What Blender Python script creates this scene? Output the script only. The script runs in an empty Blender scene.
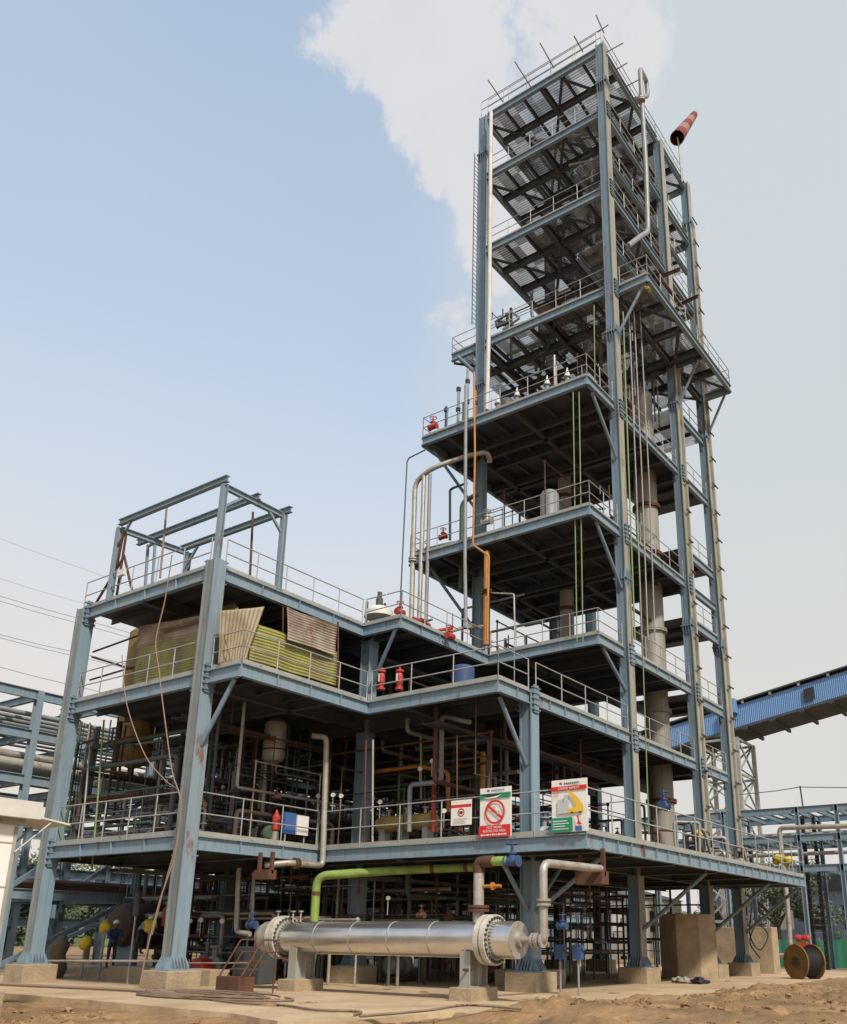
import bpy, bmesh, math, random
from mathutils import Vector, Matrix, noise
S = bpy.context.scene
C = S.collection
rnd = random.Random(7)
R = math.radians
PI = math.pi

# ------------------------------------------------------------------ camera
CAM = Vector((0, 0, 1.6)); YAW = R(35.301); PIT = R(17.753); ROL = R(.646); FPX = 895.707; CX = 55.6; CY = 140.0
fwd = Vector((math.cos(YAW)*math.cos(PIT), math.sin(YAW)*math.cos(PIT), math.sin(PIT)))
rt0 = Vector((math.sin(YAW), -math.cos(YAW), 0)); up0 = rt0.cross(fwd)
rt = math.cos(ROL)*rt0 + math.sin(ROL)*up0; up = -math.sin(ROL)*rt0 + math.cos(ROL)*up0
cd = bpy.data.cameras.new('camera'); cam = bpy.data.objects.new('camera', cd); C.objects.link(cam)
m3 = Matrix((rt, up, -fwd)).transposed()
cam.matrix_world = Matrix.Translation(CAM) @ m3.to_4x4()
cd.sensor_width = 36; cd.lens = 36*FPX/1024; cd.shift_x = -CX/1024; cd.shift_y = CY/1024
cd.clip_start = .1; cd.clip_end = 6000
S.camera = cam

# ------------------------------------------------------------------ sky, sun, exposure
sunv = Vector((-.42, -.80, .95)).normalized()
el = math.asin(sunv.z); az = math.atan2(sunv.x, sunv.y)
W = bpy.data.worlds.new('World'); S.world = W; W.use_nodes = True
nt = W.node_tree; nt.nodes.clear()
def nn(t, ty, **k):
    n = t.nodes.new(ty)
    for a, b in k.items(): setattr(n, a, b)
    return n
out = nn(nt, 'ShaderNodeOutputWorld'); bg = nn(nt, 'ShaderNodeBackground')
sky = nn(nt, 'ShaderNodeTexSky', sky_type='NISHITA'); sky.sun_disc = False
sky.sun_elevation = el; sky.sun_rotation = az; sky.air_density = 1.1; sky.dust_density = 1.0; sky.ozone_density = .35
tc = nn(nt, 'ShaderNodeTexCoord'); sep = nn(nt, 'ShaderNodeSeparateXYZ'); nt.links.new(tc.outputs['Generated'], sep.inputs[0])
# haze veil: whitens the sky towards the horizon, clouds from noise on the direction
def ramp_(pts, src):
    r = nn(nt, 'ShaderNodeValToRGB'); el_ = r.color_ramp.elements
    for i, (p, c) in enumerate(pts):
        e = el_[i] if i < 2 else el_.new(p)
        e.position = p; e.color = (*c, 1) if isinstance(c, tuple) else (c, c, c, 1)
    nt.links.new(src, r.inputs[0]); return r.outputs[0]
def ray(px, py): return (fwd*FPX + rt*(px-CX-423.5) - up*(py-CY-512))
def mrange(v, lo, hi, smooth=True):
    m = nn(nt, 'ShaderNodeMapRange', interpolation_type='SMOOTHSTEP'); m.inputs[1].default_value = lo; m.inputs[2].default_value = hi
    nt.links.new(v, m.inputs[0]); return m.outputs[0]
def dotdir(v, lo, hi):
    d = nn(nt, 'ShaderNodeVectorMath', operation='DOT_PRODUCT'); d.inputs[1].default_value = v
    nt.links.new(tc.outputs['Generated'], d.inputs[0]); return mrange(d.outputs['Value'], lo, hi)
def mth(op, a, b=None, c=None, clamp=False):
    n = nn(nt, 'ShaderNodeMath', operation=op); n.use_clamp = clamp
    for i, v in enumerate((a, b, c)):
        if v is None: continue
        if isinstance(v, (int, float)): n.inputs[i].default_value = v
        else: nt.links.new(v, n.inputs[i])
    return n.outputs[0]
def nz(scale, det=6, rough=.55, dist=0.0, loc=(0, 0, 0)):
    mp = nn(nt, 'ShaderNodeMapping'); mp.inputs['Location'].default_value = loc
    nt.links.new(tc.outputs['Generated'], mp.inputs[0])
    n = nn(nt, 'ShaderNodeTexNoise'); n.inputs['Scale'].default_value = scale; n.inputs['Detail'].default_value = det
    n.inputs['Roughness'].default_value = rough; n.inputs['Distortion'].default_value = dist
    nt.links.new(mp.outputs[0], n.inputs['Vector']); return n.outputs['Fac']
def mixc(f, a, b):
    x = nn(nt, 'ShaderNodeMix', data_type='RGBA'); nt.links.new(f, x.inputs[0])
    for i, v in ((6, a), (7, b)):
        if isinstance(v, tuple): x.inputs[i].default_value = (*v, 1)
        else: nt.links.new(v, x.inputs[i])
    return x.outputs[2]
zz_ = sep.outputs['Z']
hz = ramp_([(0, .98), (1, .28), (.15, .97), (.30, .94), (.42, .80), (.58, .52)], zz_)
hcol = ramp_([(0, (.425, .385, .35)), (1, (.32, .39, .42)), (.25, (.42, .388, .36)), (.42, (.375, .39, .395))], zz_)
big = nz(1.7, 3, .5, 0, (2, 0, 0))
hz = mth('ADD', hz, mth('MULTIPLY', mth('SUBTRACT', big, .36), .40), clamp=True)
sc = nn(nt, 'ShaderNodeVectorMath', operation='SCALE'); sc.inputs['Scale'].default_value = .15
nt.links.new(sky.outputs[0], sc.inputs[0])
base_ = mixc(hz, sc.outputs[0], hcol)
# thin even veil over the right hand side of the sky
V0, V1 = ray(430, 300).normalized(), ray(760, 300).normalized()
tdir = (V1 - V0*V1.dot(V0)).normalized()
d = nn(nt, 'ShaderNodeVectorMath', operation='DOT_PRODUCT'); d.inputs[1].default_value = tdir
nt.links.new(tc.outputs['Generated'], d.inputs[0])
veil = mth('MULTIPLY', mrange(mth('ADD', d.outputs['Value'], mth('MULTIPLY', mth('SUBTRACT', nz(5, 5), .5), .25)), -.06, .22), .85)
base_ = mixc(veil, base_, ramp_([(0, (.40, .385, .365)), (1, (.34, .37, .385)), (.25, (.375, .378, .37)), (.45, (.345, .368, .375))], zz_))
band = None
for (px, py, r, w) in ((405, 5, 110, 1.0), (440, 70, 95, 1.0), (475, 150, 75, .95), (500, 240, 70, .8), (480, 310, 60, .45), (560, 30, 130, .6)):
    c0 = ray(px, py).normalized(); c1 = c0.dot(ray(px+r*1.15, py).normalized()); c2 = c0.dot(ray(px+r*.3, py).normalized())
    q = mth('MULTIPLY', dotdir(c0, c1, c2), w)
    band = q if band is None else mth('MAXIMUM', band, q)
n1 = mth('ADD', mth('MULTIPLY', mth('SUBTRACT', nz(12, 10, .6, .5, (3.1, .2, 1.7)), .5), 2.1), mth('MULTIPLY', mth('SUBTRACT', nz(34, 8, .65, .3, (1, 5, 2)), .5), 1.0))
cl = mth('MULTIPLY', mrange(mth('ADD', band, n1), .30, .72), mrange(band, .0, .10))
cl = mth('MULTIPLY', cl, mth('MULTIPLY_ADD', nz(7, 8, .6, .3, (8, 2, 4)), .7, .6), clamp=True)
base_ = mixc(mth('MULTIPLY', cl, .92), base_, (.405, .40, .41))
nt.links.new(base_, bg.inputs[0]); bg.inputs[1].default_value = 1.0
nt.links.new(bg.outputs[0], out.inputs[0])
sl = bpy.data.lights.new('sun', 'SUN'); sl.energy = 2.2; sl.angle = R(5); sl.color = (1, .90, .77)
so = bpy.data.objects.new('sun', sl); C.objects.link(so); so.rotation_euler = sunv.to_track_quat('Z', 'Y').to_euler()
so.location = (0, -20, 60)
vs = S.view_settings; vs.view_transform = 'Standard'; vs.look = 'None'; vs.exposure = .9; vs.gamma = 1; vs.use_curve_mapping = False

# ------------------------------------------------------------------ helpers
def P(px, py, **k):
    """point where the sight line through a photo pixel meets the real plane x=, y= or z= that the thing stands on"""
    (a, v), = k.items(); i = 'xyz'.index(a); d = ray(px, py); t = (v-CAM[i])/d[i]
    return CAM + d*t
woff = {}
def link(o): C.objects.link(o); return o
def tag(o, label=None, cat=None, group=None, kind=None):
    if label: o['label'] = label
    if cat: o['category'] = cat
    if group: o['group'] = group
    if kind: o['kind'] = kind
    return o
def thing(name, label, cat, loc=(0, 0, 0), group=None):
    o = bpy.data.objects.new(name, None); link(o); o.location = loc; o.empty_display_size = .2
    woff[o] = Vector(loc); return tag(o, label, cat, group)
class MB:
    def __init__(s): s.v = []; s.f = []; s.sm = []
    def add(s, vs, fs, smooth=False):
        n = len(s.v); s.v += [Vector(v) for v in vs]; s.f += [tuple(i+n for i in f) for f in fs]; s.sm += [smooth]*len(fs); return s
    def box(s, a, b):
        x0, y0, z0 = a; x1, y1, z1 = b
        return s.add([(x0,y0,z0),(x1,y0,z0),(x1,y1,z0),(x0,y1,z0),(x0,y0,z1),(x1,y0,z1),(x1,y1,z1),(x0,y1,z1)],
                     [(0,3,2,1),(4,5,6,7),(0,1,5,4),(1,2,6,5),(2,3,7,6),(3,0,4,7)])
    def bar(s, p, q, w, h, upv=(0, 0, 1)):
        p = Vector(p); q = Vector(q); t = (q-p)
        if t.length < 1e-6: return s
        t.normalize(); u = Vector(upv)
        if abs(t.dot(u)) > .98: u = Vector((1, 0, 0))
        a = t.cross(u).normalized(); b = a.cross(t).normalized()
        vs = []
        for c in (p, q):
            for (i, j) in ((-1,-1),(1,-1),(1,1),(-1,1)): vs.append(c + a*i*w/2 + b*j*h/2)
        return s.add(vs, [(0,1,2,3),(7,6,5,4),(0,4,5,1),(1,5,6,2),(2,6,7,3),(3,7,4,0)])
    def ibeam(s, p, q, w, h, upv=(0, 0, 1), tf=.03, tw=.02):
        p = Vector(p); q = Vector(q); t = (q-p).normalized(); u = Vector(upv)
        if abs(t.dot(u)) > .98: u = Vector((0, 1, 0))
        a = t.cross(u).normalized(); b = a.cross(t).normalized(); o = b*(h/2-tf/2)
        s.bar(p+o, q+o, w, tf, b); s.bar(p-o, q-o, w, tf, b); s.bar(p, q, tw, h-2*tf, b); return s
    def tube(s, pts, r, n=8, cap=True, bend=None):
        pts = [Vector(p) for p in pts]; pp = [pts[0]]
        for i in range(1, len(pts)-1):
            a, b, c = pts[i-1], pts[i], pts[i+1]; d1 = (a-b); d2 = (c-b)
            L = min(d1.length, d2.length)*.48; bd = min(bend if bend else 2.2*r, L)
            d1.normalize(); d2.normalize()
            if d1.dot(d2) < -.995: pp.append(b); continue
            for k in range(6):
                t = k/5; pp.append((b+d1*bd)*(1-t)**2 + b*2*t*(1-t) + (b+d2*bd)*t*t)
        pp.append(pts[-1]); vs = []; fr = None
        for i, p in enumerate(pp):
            t = (pp[min(i+1, len(pp)-1)] - pp[max(i-1, 0)])
            if t.length < 1e-9: t = Vector((0, 0, 1))
            t.normalize()
            if fr is None:
                fr = t.orthogonal().normalized()
            else:
                fr = (fr - t*fr.dot(t)); fr = fr.normalized() if fr.length > 1e-6 else t.orthogonal().normalized()
            g = t.cross(fr)
            for k in range(n):
                an = 2*PI*k/n; vs.append(p + (fr*math.cos(an) + g*math.sin(an))*r)
        m = len(pp); fs = []
        for i in range(m-1):
            for k in range(n):
                k2 = (k+1) % n; fs.append((i*n+k, i*n+k2, (i+1)*n+k2, (i+1)*n+k))
        s.add(vs, fs, True)
        if cap: s.add(vs[:n], [tuple(range(n))[::-1]]); s.add(vs[-n:], [tuple(range(n))])
        return s
    def lathe(s, base, axis, prof, n=16, smooth=True):
        """prof: (distance along axis, radius)"""
        b = Vector(base); t = Vector(axis).normalized(); f = t.orthogonal().normalized(); g = t.cross(f); vs = []
        for (h, r) in prof:
            for k in range(n):
                an = 2*PI*k/n; vs.append(b + t*h + (f*math.cos(an)+g*math.sin(an))*r)
        fs = []
        for i in range(len(prof)-1):
            for k in range(n):
                k2 = (k+1) % n; fs.append((i*n+k, i*n+k2, (i+1)*n+k2, (i+1)*n+k))
        # split rings at sharp corners for a crisp look: emit every band separately
        for i in range(len(prof)-1):
            band = vs[i*n:(i+2)*n]
            s.add(band, [(k, (k+1) % n, n+(k+1) % n, n+k) for k in range(n)], smooth)
        if prof[0][1] > 1e-4: s.add(vs[:n], [tuple(range(n))[::-1]])
        if prof[-1][1] > 1e-4: s.add(vs[-n:], [tuple(range(n))])
        return s
    def ball(s, c, r, n=10, m=6, sq=(1, 1, 1), jit=0):
        vs = []; c = Vector(c)
        for i in range(m+1):
            th = PI*i/m
            for k in range(n):
                a = 2*PI*k/n; d = Vector((math.sin(th)*math.cos(a)*sq[0], math.sin(th)*math.sin(a)*sq[1], math.cos(th)*sq[2]))
                if jit: d *= 1 + jit*noise.noise(d*2.3 + c)
                vs.append(c + d*r)
        return s.add(vs, [(i*n+k, (i+1)*n+k, (i+1)*n+(k+1) % n, i*n+(k+1) % n) for i in range(m) for k in range(n)], True)
    def build(s, name, mat, parent=None, bevel=0):
        me = bpy.data.meshes.new(name); off = woff.get(parent, Vector((0, 0, 0))) if parent else Vector((0, 0, 0))
        me.from_pydata([v[:] for v in s.v], [], s.f); me.polygons.foreach_set('use_smooth', s.sm)
        me.materials.append(mat); me.update(); me.validate()
        o = bpy.data.objects.new(name, me); link(o)
        if parent: o.parent = parent; o.location = -off if parent in woff else (0, 0, 0)
        if bevel:
            md = o.modifiers.new('b', 'BEVEL'); md.width = bevel; md.segments = 2; md.limit_method = 'ANGLE'
        return o
def copy_tree(o, parent=None, loc=None, rot=None, sc=None):
    kids = [c for c in C.objects if c.parent == o] if parent is None else [c for c in C.objects if c.parent == o]
    c = o.copy(); C.objects.link(c); c.parent = parent
    if loc is not None: c.location = loc
    if rot is not None: c.rotation_euler = rot
    if sc is not None: c.scale = (sc, sc, sc)
    for k in kids: copy_tree(k, c)
    return c

# ------------------------------------------------------------------ materials
def mat(name, col, rough=.6, metal=0, grime=None, gs=1.2, ga=.5, stretch=(1, 1, 1), bump=0, bs=20, fine=0, rust=0, streak=0, trans=0, alpha=1, spec=.5):
    m = bpy.data.materials.new(name); m.use_nodes = True; t = m.node_tree; t.nodes.clear()
    o = t.nodes.new('ShaderNodeOutputMaterial'); b = t.nodes.new('ShaderNodeBsdfPrincipled')
    b.inputs['Roughness'].default_value = rough; b.inputs['Metallic'].default_value = metal
    b.inputs['Specular IOR Level'].default_value = spec
    c = None; L = t.links.new
    tcn = t.nodes.new('ShaderNodeTexCoord'); mp = t.nodes.new('ShaderNodeMapping'); mp.inputs['Scale'].default_value = stretch
    L(tcn.outputs['Object'], mp.inputs[0])
    def ns(scale, det=5, rg=.6):
        n = t.nodes.new('ShaderNodeTexNoise'); n.inputs['Scale'].default_value = scale; n.inputs['Detail'].default_value = det
        n.inputs['Roughness'].default_value = rg; L(mp.outputs[0], n.inputs['Vector']); return n.outputs['Fac']
    def mix(fac, a, bb):
        x = t.nodes.new('ShaderNodeMix'); x.data_type = 'RGBA'
        L(fac, x.inputs[0])
        for i, v in ((6, a), (7, bb)):
            if isinstance(v, tuple): x.inputs[i].default_value = (*v[:3], 1)
            else: L(v, x.inputs[i])
        return x.outputs[2]
    def mr(v, lo, hi, a=0, bb=1):
        x = t.nodes.new('ShaderNodeMapRange'); x.inputs[1].default_value = lo; x.inputs[2].default_value = hi
        x.inputs[3].default_value = a; x.inputs[4].default_value = bb; L(v, x.inputs[0]); return x.outputs[0]
    cur = tuple(col)
    if grime: cur = mix(mr(ns(gs), .35, .7, 0, ga), cur, tuple(grime))
    if fine: cur = mix(mr(ns(gs*9, 4), .3, .75, 0, fine), cur, tuple(x*.45 for x in col))
    if streak:
        m2 = t.nodes.new('ShaderNodeMapping'); m2.inputs['Scale'].default_value = (7, 7, .22); L(tcn.outputs['Object'], m2.inputs[0])
        n2 = t.nodes.new('ShaderNodeTexNoise'); n2.inputs['Scale'].default_value = 1.3; n2.inputs['Detail'].default_value = 6; n2.inputs['Roughness'].default_value = .65; L(m2.outputs[0], n2.inputs['Vector'])
        cur = mix(mr(n2.outputs['Fac'], .48, .72, 0, streak), cur, (.10, .085, .07)); cur = mix(mr(n2.outputs['Fac'], .30, .42, streak*.5, 0), cur, (.36, .38, .36))
    if rust: cur = mix(mr(ns(gs*1.7+.3, 8, .7), .62-.1*rust, .68, 0, .85), cur, (.16, .06, .025))
    if isinstance(cur, tuple): b.inputs['Base Color'].default_value = (*cur, 1)
    else: L(cur, b.inputs['Base Color'])
    if bump:
        bn = t.nodes.new('ShaderNodeBump'); bn.inputs['Strength'].default_value = bump; bn.inputs['Distance'].default_value = .05
        L(ns(bs, 6, .65), bn.inputs['Height']); L(bn.outputs[0], b.inputs['Normal'])
    last = b.outputs[0]
    if trans:
        tl = t.nodes.new('ShaderNodeBsdfTransparent'); x = t.nodes.new('ShaderNodeMixShader'); x.inputs[0].default_value = trans
        L(last, x.inputs[1]); L(tl.outputs[0], x.inputs[2]); last = x.outputs[0]
    L(last, o.inputs[0]); return m
def grating_mat():
    m = bpy.data.materials.new('galvanised_grating'); m.use_nodes = True; t = m.node_tree; b = t.nodes['Principled BSDF']; o = t.nodes['Material Output']; L = t.links.new
    tcn = t.nodes.new('ShaderNodeTexCoord'); mp = t.nodes.new('ShaderNodeMapping'); mp.inputs['Scale'].default_value = (1.05, 1.6, .001); L(tcn.outputs['Object'], mp.inputs[0])
    fl = t.nodes.new('ShaderNodeVectorMath'); fl.operation = 'FLOOR'; L(mp.outputs[0], fl.inputs[0])
    wn = t.nodes.new('ShaderNodeTexWhiteNoise'); L(fl.outputs[0], wn.inputs[0])
    wv = t.nodes.new('ShaderNodeTexWave'); wv.inputs['Scale'].default_value = 1.9; wv.inputs['Distortion'].default_value = .2; L(tcn.outputs['Object'], wv.inputs[0])
    mr = t.nodes.new('ShaderNodeMapRange'); mr.inputs[3].default_value = .18; mr.inputs[4].default_value = .60; L(wn.outputs[0], mr.inputs[0])
    mu = t.nodes.new('ShaderNodeMath'); mu.operation = 'MULTIPLY_ADD'; mu.inputs[1].default_value = .25; L(wv.outputs[1], mu.inputs[0]); L(mr.outputs[0], mu.inputs[2])
    ns = t.nodes.new('ShaderNodeTexNoise'); ns.inputs['Scale'].default_value = 1.1; L(tcn.outputs['Object'], ns.inputs[0])
    cr = t.nodes.new('ShaderNodeMix'); cr.data_type = 'RGBA'; cr.inputs[6].default_value = (.33, .34, .34, 1); cr.inputs[7].default_value = (.09, .085, .08, 1)
    m2 = t.nodes.new('ShaderNodeMapRange'); m2.inputs[1].default_value = .42; m2.inputs[2].default_value = .7; L(ns.outputs[0], m2.inputs[0]); L(m2.outputs[0], cr.inputs[0]); L(cr.outputs[2], b.inputs['Base Color'])
    b.inputs['Roughness'].default_value = .5; tr = t.nodes.new('ShaderNodeBsdfTransparent'); x = t.nodes.new('ShaderNodeMixShader'); L(mu.outputs[0], x.inputs[0]); L(b.outputs[0], x.inputs[1]); L(tr.outputs[0], x.inputs[2]); L(x.outputs[0], o.inputs[0])
    return m
M = dict(
 steel=mat('blue_grey_paint', (.165, .255, .33), .5, 0, (.13, .165, .185), .9, .6, (1, 1, .35), rust=.3, fine=.15, streak=.5),
 flange=mat('dusty_paint', (.195, .295, .375), .55, 0, (.26, .28, .27), .8, .5, (1, 1, .3), rust=.22, fine=.15, streak=.4),
 dusty=mat('dusty_sunlit_paint', (.37, .36, .29), .75, 0, (.24, .25, .22), 1.1, .8, (1, 1, .25), rust=.5, fine=.2, streak=.5),
 fire=mat('mottled_primer', (.24, .27, .27), .7, 0, (.14, .16, .165), 2.2, .8, (1, 1, .5), fine=.3, streak=.5),
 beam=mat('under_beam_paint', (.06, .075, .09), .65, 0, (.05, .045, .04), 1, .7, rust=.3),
 plate=mat('chequer_plate', (.085, .092, .10), .55, .2, (.045, .04, .035), .8, .7, bump=.3, bs=30),
 grate=grating_mat(),
 rail=mat('galvanised_rail', (.40, .41, .40), .5, .2, (.20, .19, .17), 2, .6, rust=.1),
 kick=mat('pale_toe_board', (.36, .355, .31), .7, 0, (.26, .25, .21), 1.2, .8, fine=.25, rust=.3),
 conc=mat('sandy_concrete', (.47, .365, .24), .9, 0, (.25, .19, .12), 1.5, .8, bump=.6, bs=14, fine=.45, streak=.12),
 slab=mat('dusty_slab', (.56, .42, .265), .92, 0, (.33, .215, .12), .5, .85, bump=.35, bs=9, fine=.4),
 rust=mat('rust', (.125, .052, .028), .88, 0, (.06, .03, .02), 3, .8, bump=.3),
 rustd=mat('dark_rusty_pipe', (.10, .06, .045), .8, 0, (.05, .04, .035), 2, .8),
 clad=mat('aluminium_cladding', (.74, .73, .71), .26, .93, (.48, .45, .41), 2.5, .6, (1, .4, 1), bump=.05, bs=8),
 silver=mat('dull_silver_pipe', (.50, .48, .44), .5, .45, (.30, .25, .19), 2.2, .8, rust=.35, fine=.3),
 grey=mat('grey_pipe', (.27, .29, .30), .5, .1, (.17, .17, .16), 2, .6, rust=.2),
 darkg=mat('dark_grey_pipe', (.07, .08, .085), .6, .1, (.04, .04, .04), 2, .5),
 navy=mat('dark_blue_pipe', (.035, .06, .085), .5),
 lime=mat('lime_green_pipe', (.28, .43, .08), .6, 0, (.18, .22, .08), 1.8, .9, rust=.35, fine=.35),
 green=mat('green_conduit', (.17, .27, .10), .6, 0, (.22, .24, .12), 2, .6),
 dgreen=mat('dark_green_pipe', (.05, .09, .06), .6),
 orange=mat('orange_pipe', (.50, .22, .045), .55, 0, (.32, .12, .03), 2.5, .8, rust=.25),
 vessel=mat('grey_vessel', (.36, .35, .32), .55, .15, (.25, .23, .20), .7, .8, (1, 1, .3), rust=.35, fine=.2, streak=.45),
 yins=mat('yellow_insulation', (.46, .33, .09), .8, 0, (.30, .19, .06), 3, .9, bump=.6, bs=12, rust=.3),
 tan=mat('tan_insulated_vessel', (.36, .24, .08), .75, 0, (.19, .13, .05), 1.2, .9, (1, 1, .5), bump=.3, bs=8, rust=.4),
 ycorr=mat('yellow_sheet', (.33, .34, .07), .65, 0, (.20, .16, .10), .9, 1.0, (1, 1, .5), rust=.2),
 gcorr=mat('weathered_sheet', (.33, .28, .19), .65, .15, (.20, .13, .07), 1.2, .9, rust=.5),
 pcorr=mat('pale_sheet', (.42, .36, .30), .65, .1, (.17, .11, .08), .9, .95, rust=.6),
 red=mat('red_paint', (.42, .045, .03), .5, 0, (.35, .03, .02), 3, .5),
 blue=mat('blue_paint', (.03, .085, .24), .55, 0, (.05, .06, .09), 4, .7, fine=.3),
 yellow=mat('yellow_wrap', (.60, .46, .03), .5, 0, (.55, .38, .02), 4, .6),
 white=mat('white_paint', (.66, .65, .60), .6, 0, (.42, .41, .36), 1.6, .6),
 cream=mat('cream_panel', (.78, .78, .75), .55, 0, (.62, .61, .56), .8, .4),
 black=mat('black_rubber', (.015, .015, .016), .6),
 hose=mat('dusty_hose', (.17, .12, .085), .8, 0, (.26, .19, .12), 3, .6),
 rope=mat('tan_hose', (.26, .185, .13), .8),
 conv=mat('blue_cladding', (.17, .32, .56), .5, .1, (.16, .30, .55), .3, .6),
 dark=mat('dark_steel', (.045, .05, .055), .7),
 ply=mat('spool_wood', (.28, .17, .05), .8, 0, (.12, .06, .025), 3, .9, fine=.5),
 fence=mat('green_sheet', (.01, .14, .075), .6, 0, (.02, .09, .06), 1, .5),
 wall=mat('far_wall', (.40, .37, .32), .8, 0, (.28, .27, .25), .5, .6),
 bwall=mat('far_blue_wall', (.20, .27, .34), .7, 0, (.08, .12, .17), .5, .6),
 leaf=mat('leaves', (.055, .09, .035), .8, 0, (.10, .13, .06), .8, .7),
 leafp=mat('pale_leaves', (.10, .14, .07), .8, 0, (.06, .09, .04), .8, .7),
 bark=mat('bark', (.09, .07, .05), .9),
 wire=mat('wire', (.12, .12, .12), .6),
 skin=mat('skin', (.25, .13, .08), .6), denim=mat('blue_overall', (.03, .06, .17), .85), trouser=mat('dark_trousers', (.04, .04, .045), .9),
 helmet=mat('white_helmet', (.8, .8, .8), .35), cloth=mat('grey_blue_shirt', (.22, .27, .33), .85), rag=mat('dirty_rag', (.30, .22, .20), .9, 0, (.08, .05, .07), 5, .95),
 burlap=mat('burlap', (.17, .13, .08), .95, 0, (.09, .07, .045), 3, .8, bump=.6),
 sred=mat('sign_red', (.62, .02, .02), .5), sgreen=mat('sign_green', (.01, .24, .12), .5), swhite=mat('sign_white', (.80, .80, .74), .5, 0, (.66, .66, .6), 3, .5),
 sblack=mat('sign_black', (.03, .03, .03), .5), sgrey=mat('sign_grey', (.5, .52, .5), .5), syel=mat('sign_yellow', (.75, .5, .04), .5), sblue=mat('sign_blue', (.05, .13, .35), .5),
 flwhite=mat('flange_primer', (.55, .53, .46), .6, 0, (.34, .31, .25), 3, .8, rust=.2),
 glass=mat('dark_opening', (.02, .022, .025), .3),
)

# ------------------------------------------------------------------ ground
def ground():
    def axis(lo, a, b, hi, step, grow=1.22):
        v = []; x = a
        while x <= b: v.append(x); x += step
        s = step; x = v[-1]
        while x < hi: s *= grow; x += s; v.append(x)
        s = step; x = a; w = []
        while x > lo: s *= grow; x -= s; w.append(x)
        return w[::-1] + v
    xs = axis(-2500, 7, 44, 3000, .10); ys = axis(-2500, 1, 20, 3000, .10)
    vs = []
    for x in xs:
        for y in ys:
            z = -.17
            if -5 < x < 90 and -20 < y < 60:
                q = Vector((x, y, 0)); k = 1
                z += .10*noise.fractal(q*.25, 1, 2, 4)
                # heaped soil on the near right side of the slab
                edge = 13.2 - .30*(min(max(x, 18), 28)-20)*.6 if x < 60 else 12
                side = max(0, min(1, (edge + .8*noise.noise(q*.35) - y)/1.2)) if x > 17.2 else 0
                if x > 17.2: z += .15*min(1, (x-17.2)/2)*side + .17*min(1, (x-17.2)/1.5)*(1 if y < 13.4 else 0)*side
                cl = noise.fractal(q*1.4, .75, 2.1, 6); rough = max(0, noise.noise(q*.33 + Vector((3, 1, 0)))*1.3 + .45)
                rg = abs(noise.fractal(q*2.3 + Vector((9, 4, 0)), .6, 2.2, 4))
                if x > 14.5 and y < 13: z += rough*(.24*max(0, cl+.1) + .10*(.5-rg))*min(1, (13-y)/1.2)*(1 if x < 34 else .6)
                else: z += .16*max(0, cl+.1)*rough + .08*(.5-rg) + .06*noise.noise(q*2.2)
                if x > 50 or y > 22: z = min(z, -.05)
            vs.append((x, y, z))
    n = len(ys); fs = [(i*n+j, (i+1)*n+j, (i+1)*n+j+1, i*n+j+1) for i in range(len(xs)-1) for j in range(n-1)]
    b = MB(); b.add(vs, fs, True)
    m = mat('dirt', (.43, .26, .12), .95, 0, (.095, .055, .028), .6, 1.0, bump=1.0, bs=7, fine=.9)
    o = b.build('ground', m); tag(o, kind='structure'); return o
ground()
def slab():
    pts = [(14.4, 48), (14.35, 22), (14.1, 16.5), (13.4, 14.3), (14.2, 13.2), (17, 13.3), (20, 12.9), (25, 11.5), (34, 11.6), (52, 12.0), (66, 14), (66, 48)]
    fine = []
    for i, (x, y) in enumerate(pts):
        x2, y2 = pts[(i+1) % len(pts)]; L = math.hypot(x2-x, y2-y); k = max(1, int(L/.35)) if x < 40 else 1
        for j in range(k):
            t = j/k; q = Vector((x+(x2-x)*t, y+(y2-y)*t, 0)); a = .10*noise.noise(q*1.3) if x < 40 else 0
            fine.append((q.x+a, q.y+a*.6))
    n = len(fine); b = MB()
    b.add([(x, y, 0) for x, y in fine] + [(x-.02, y-.02, -.4) for x, y in fine], [tuple(range(n))[::-1]] + [(i, (i+1) % n, n+(i+1) % n, n+i) for i in range(n)])
    o = b.build('concrete_slab', M['slab']); tag(o, kind='structure')
slab()

# ------------------------------------------------------------------ main steel structure
UA, UB, UT, UE, UF = 18.05, 26.2, 34.27, 41.8, 46.13
VA1, VA, VB = 31.7, 23.95, 16.35
Z1, Z2, Z3, Z4, Z5, Z6, Z7, Z8, Z9 = 4.63, 9.95, 13.77, 19.52, 26.1, 33.08, 39.41, 44.73, 49.29
ST = thing('steel_structure', 'tall open blue-grey steel process structure of stacked platforms with a slender tower', 'steel structure', (30, 22, 0))

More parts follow.
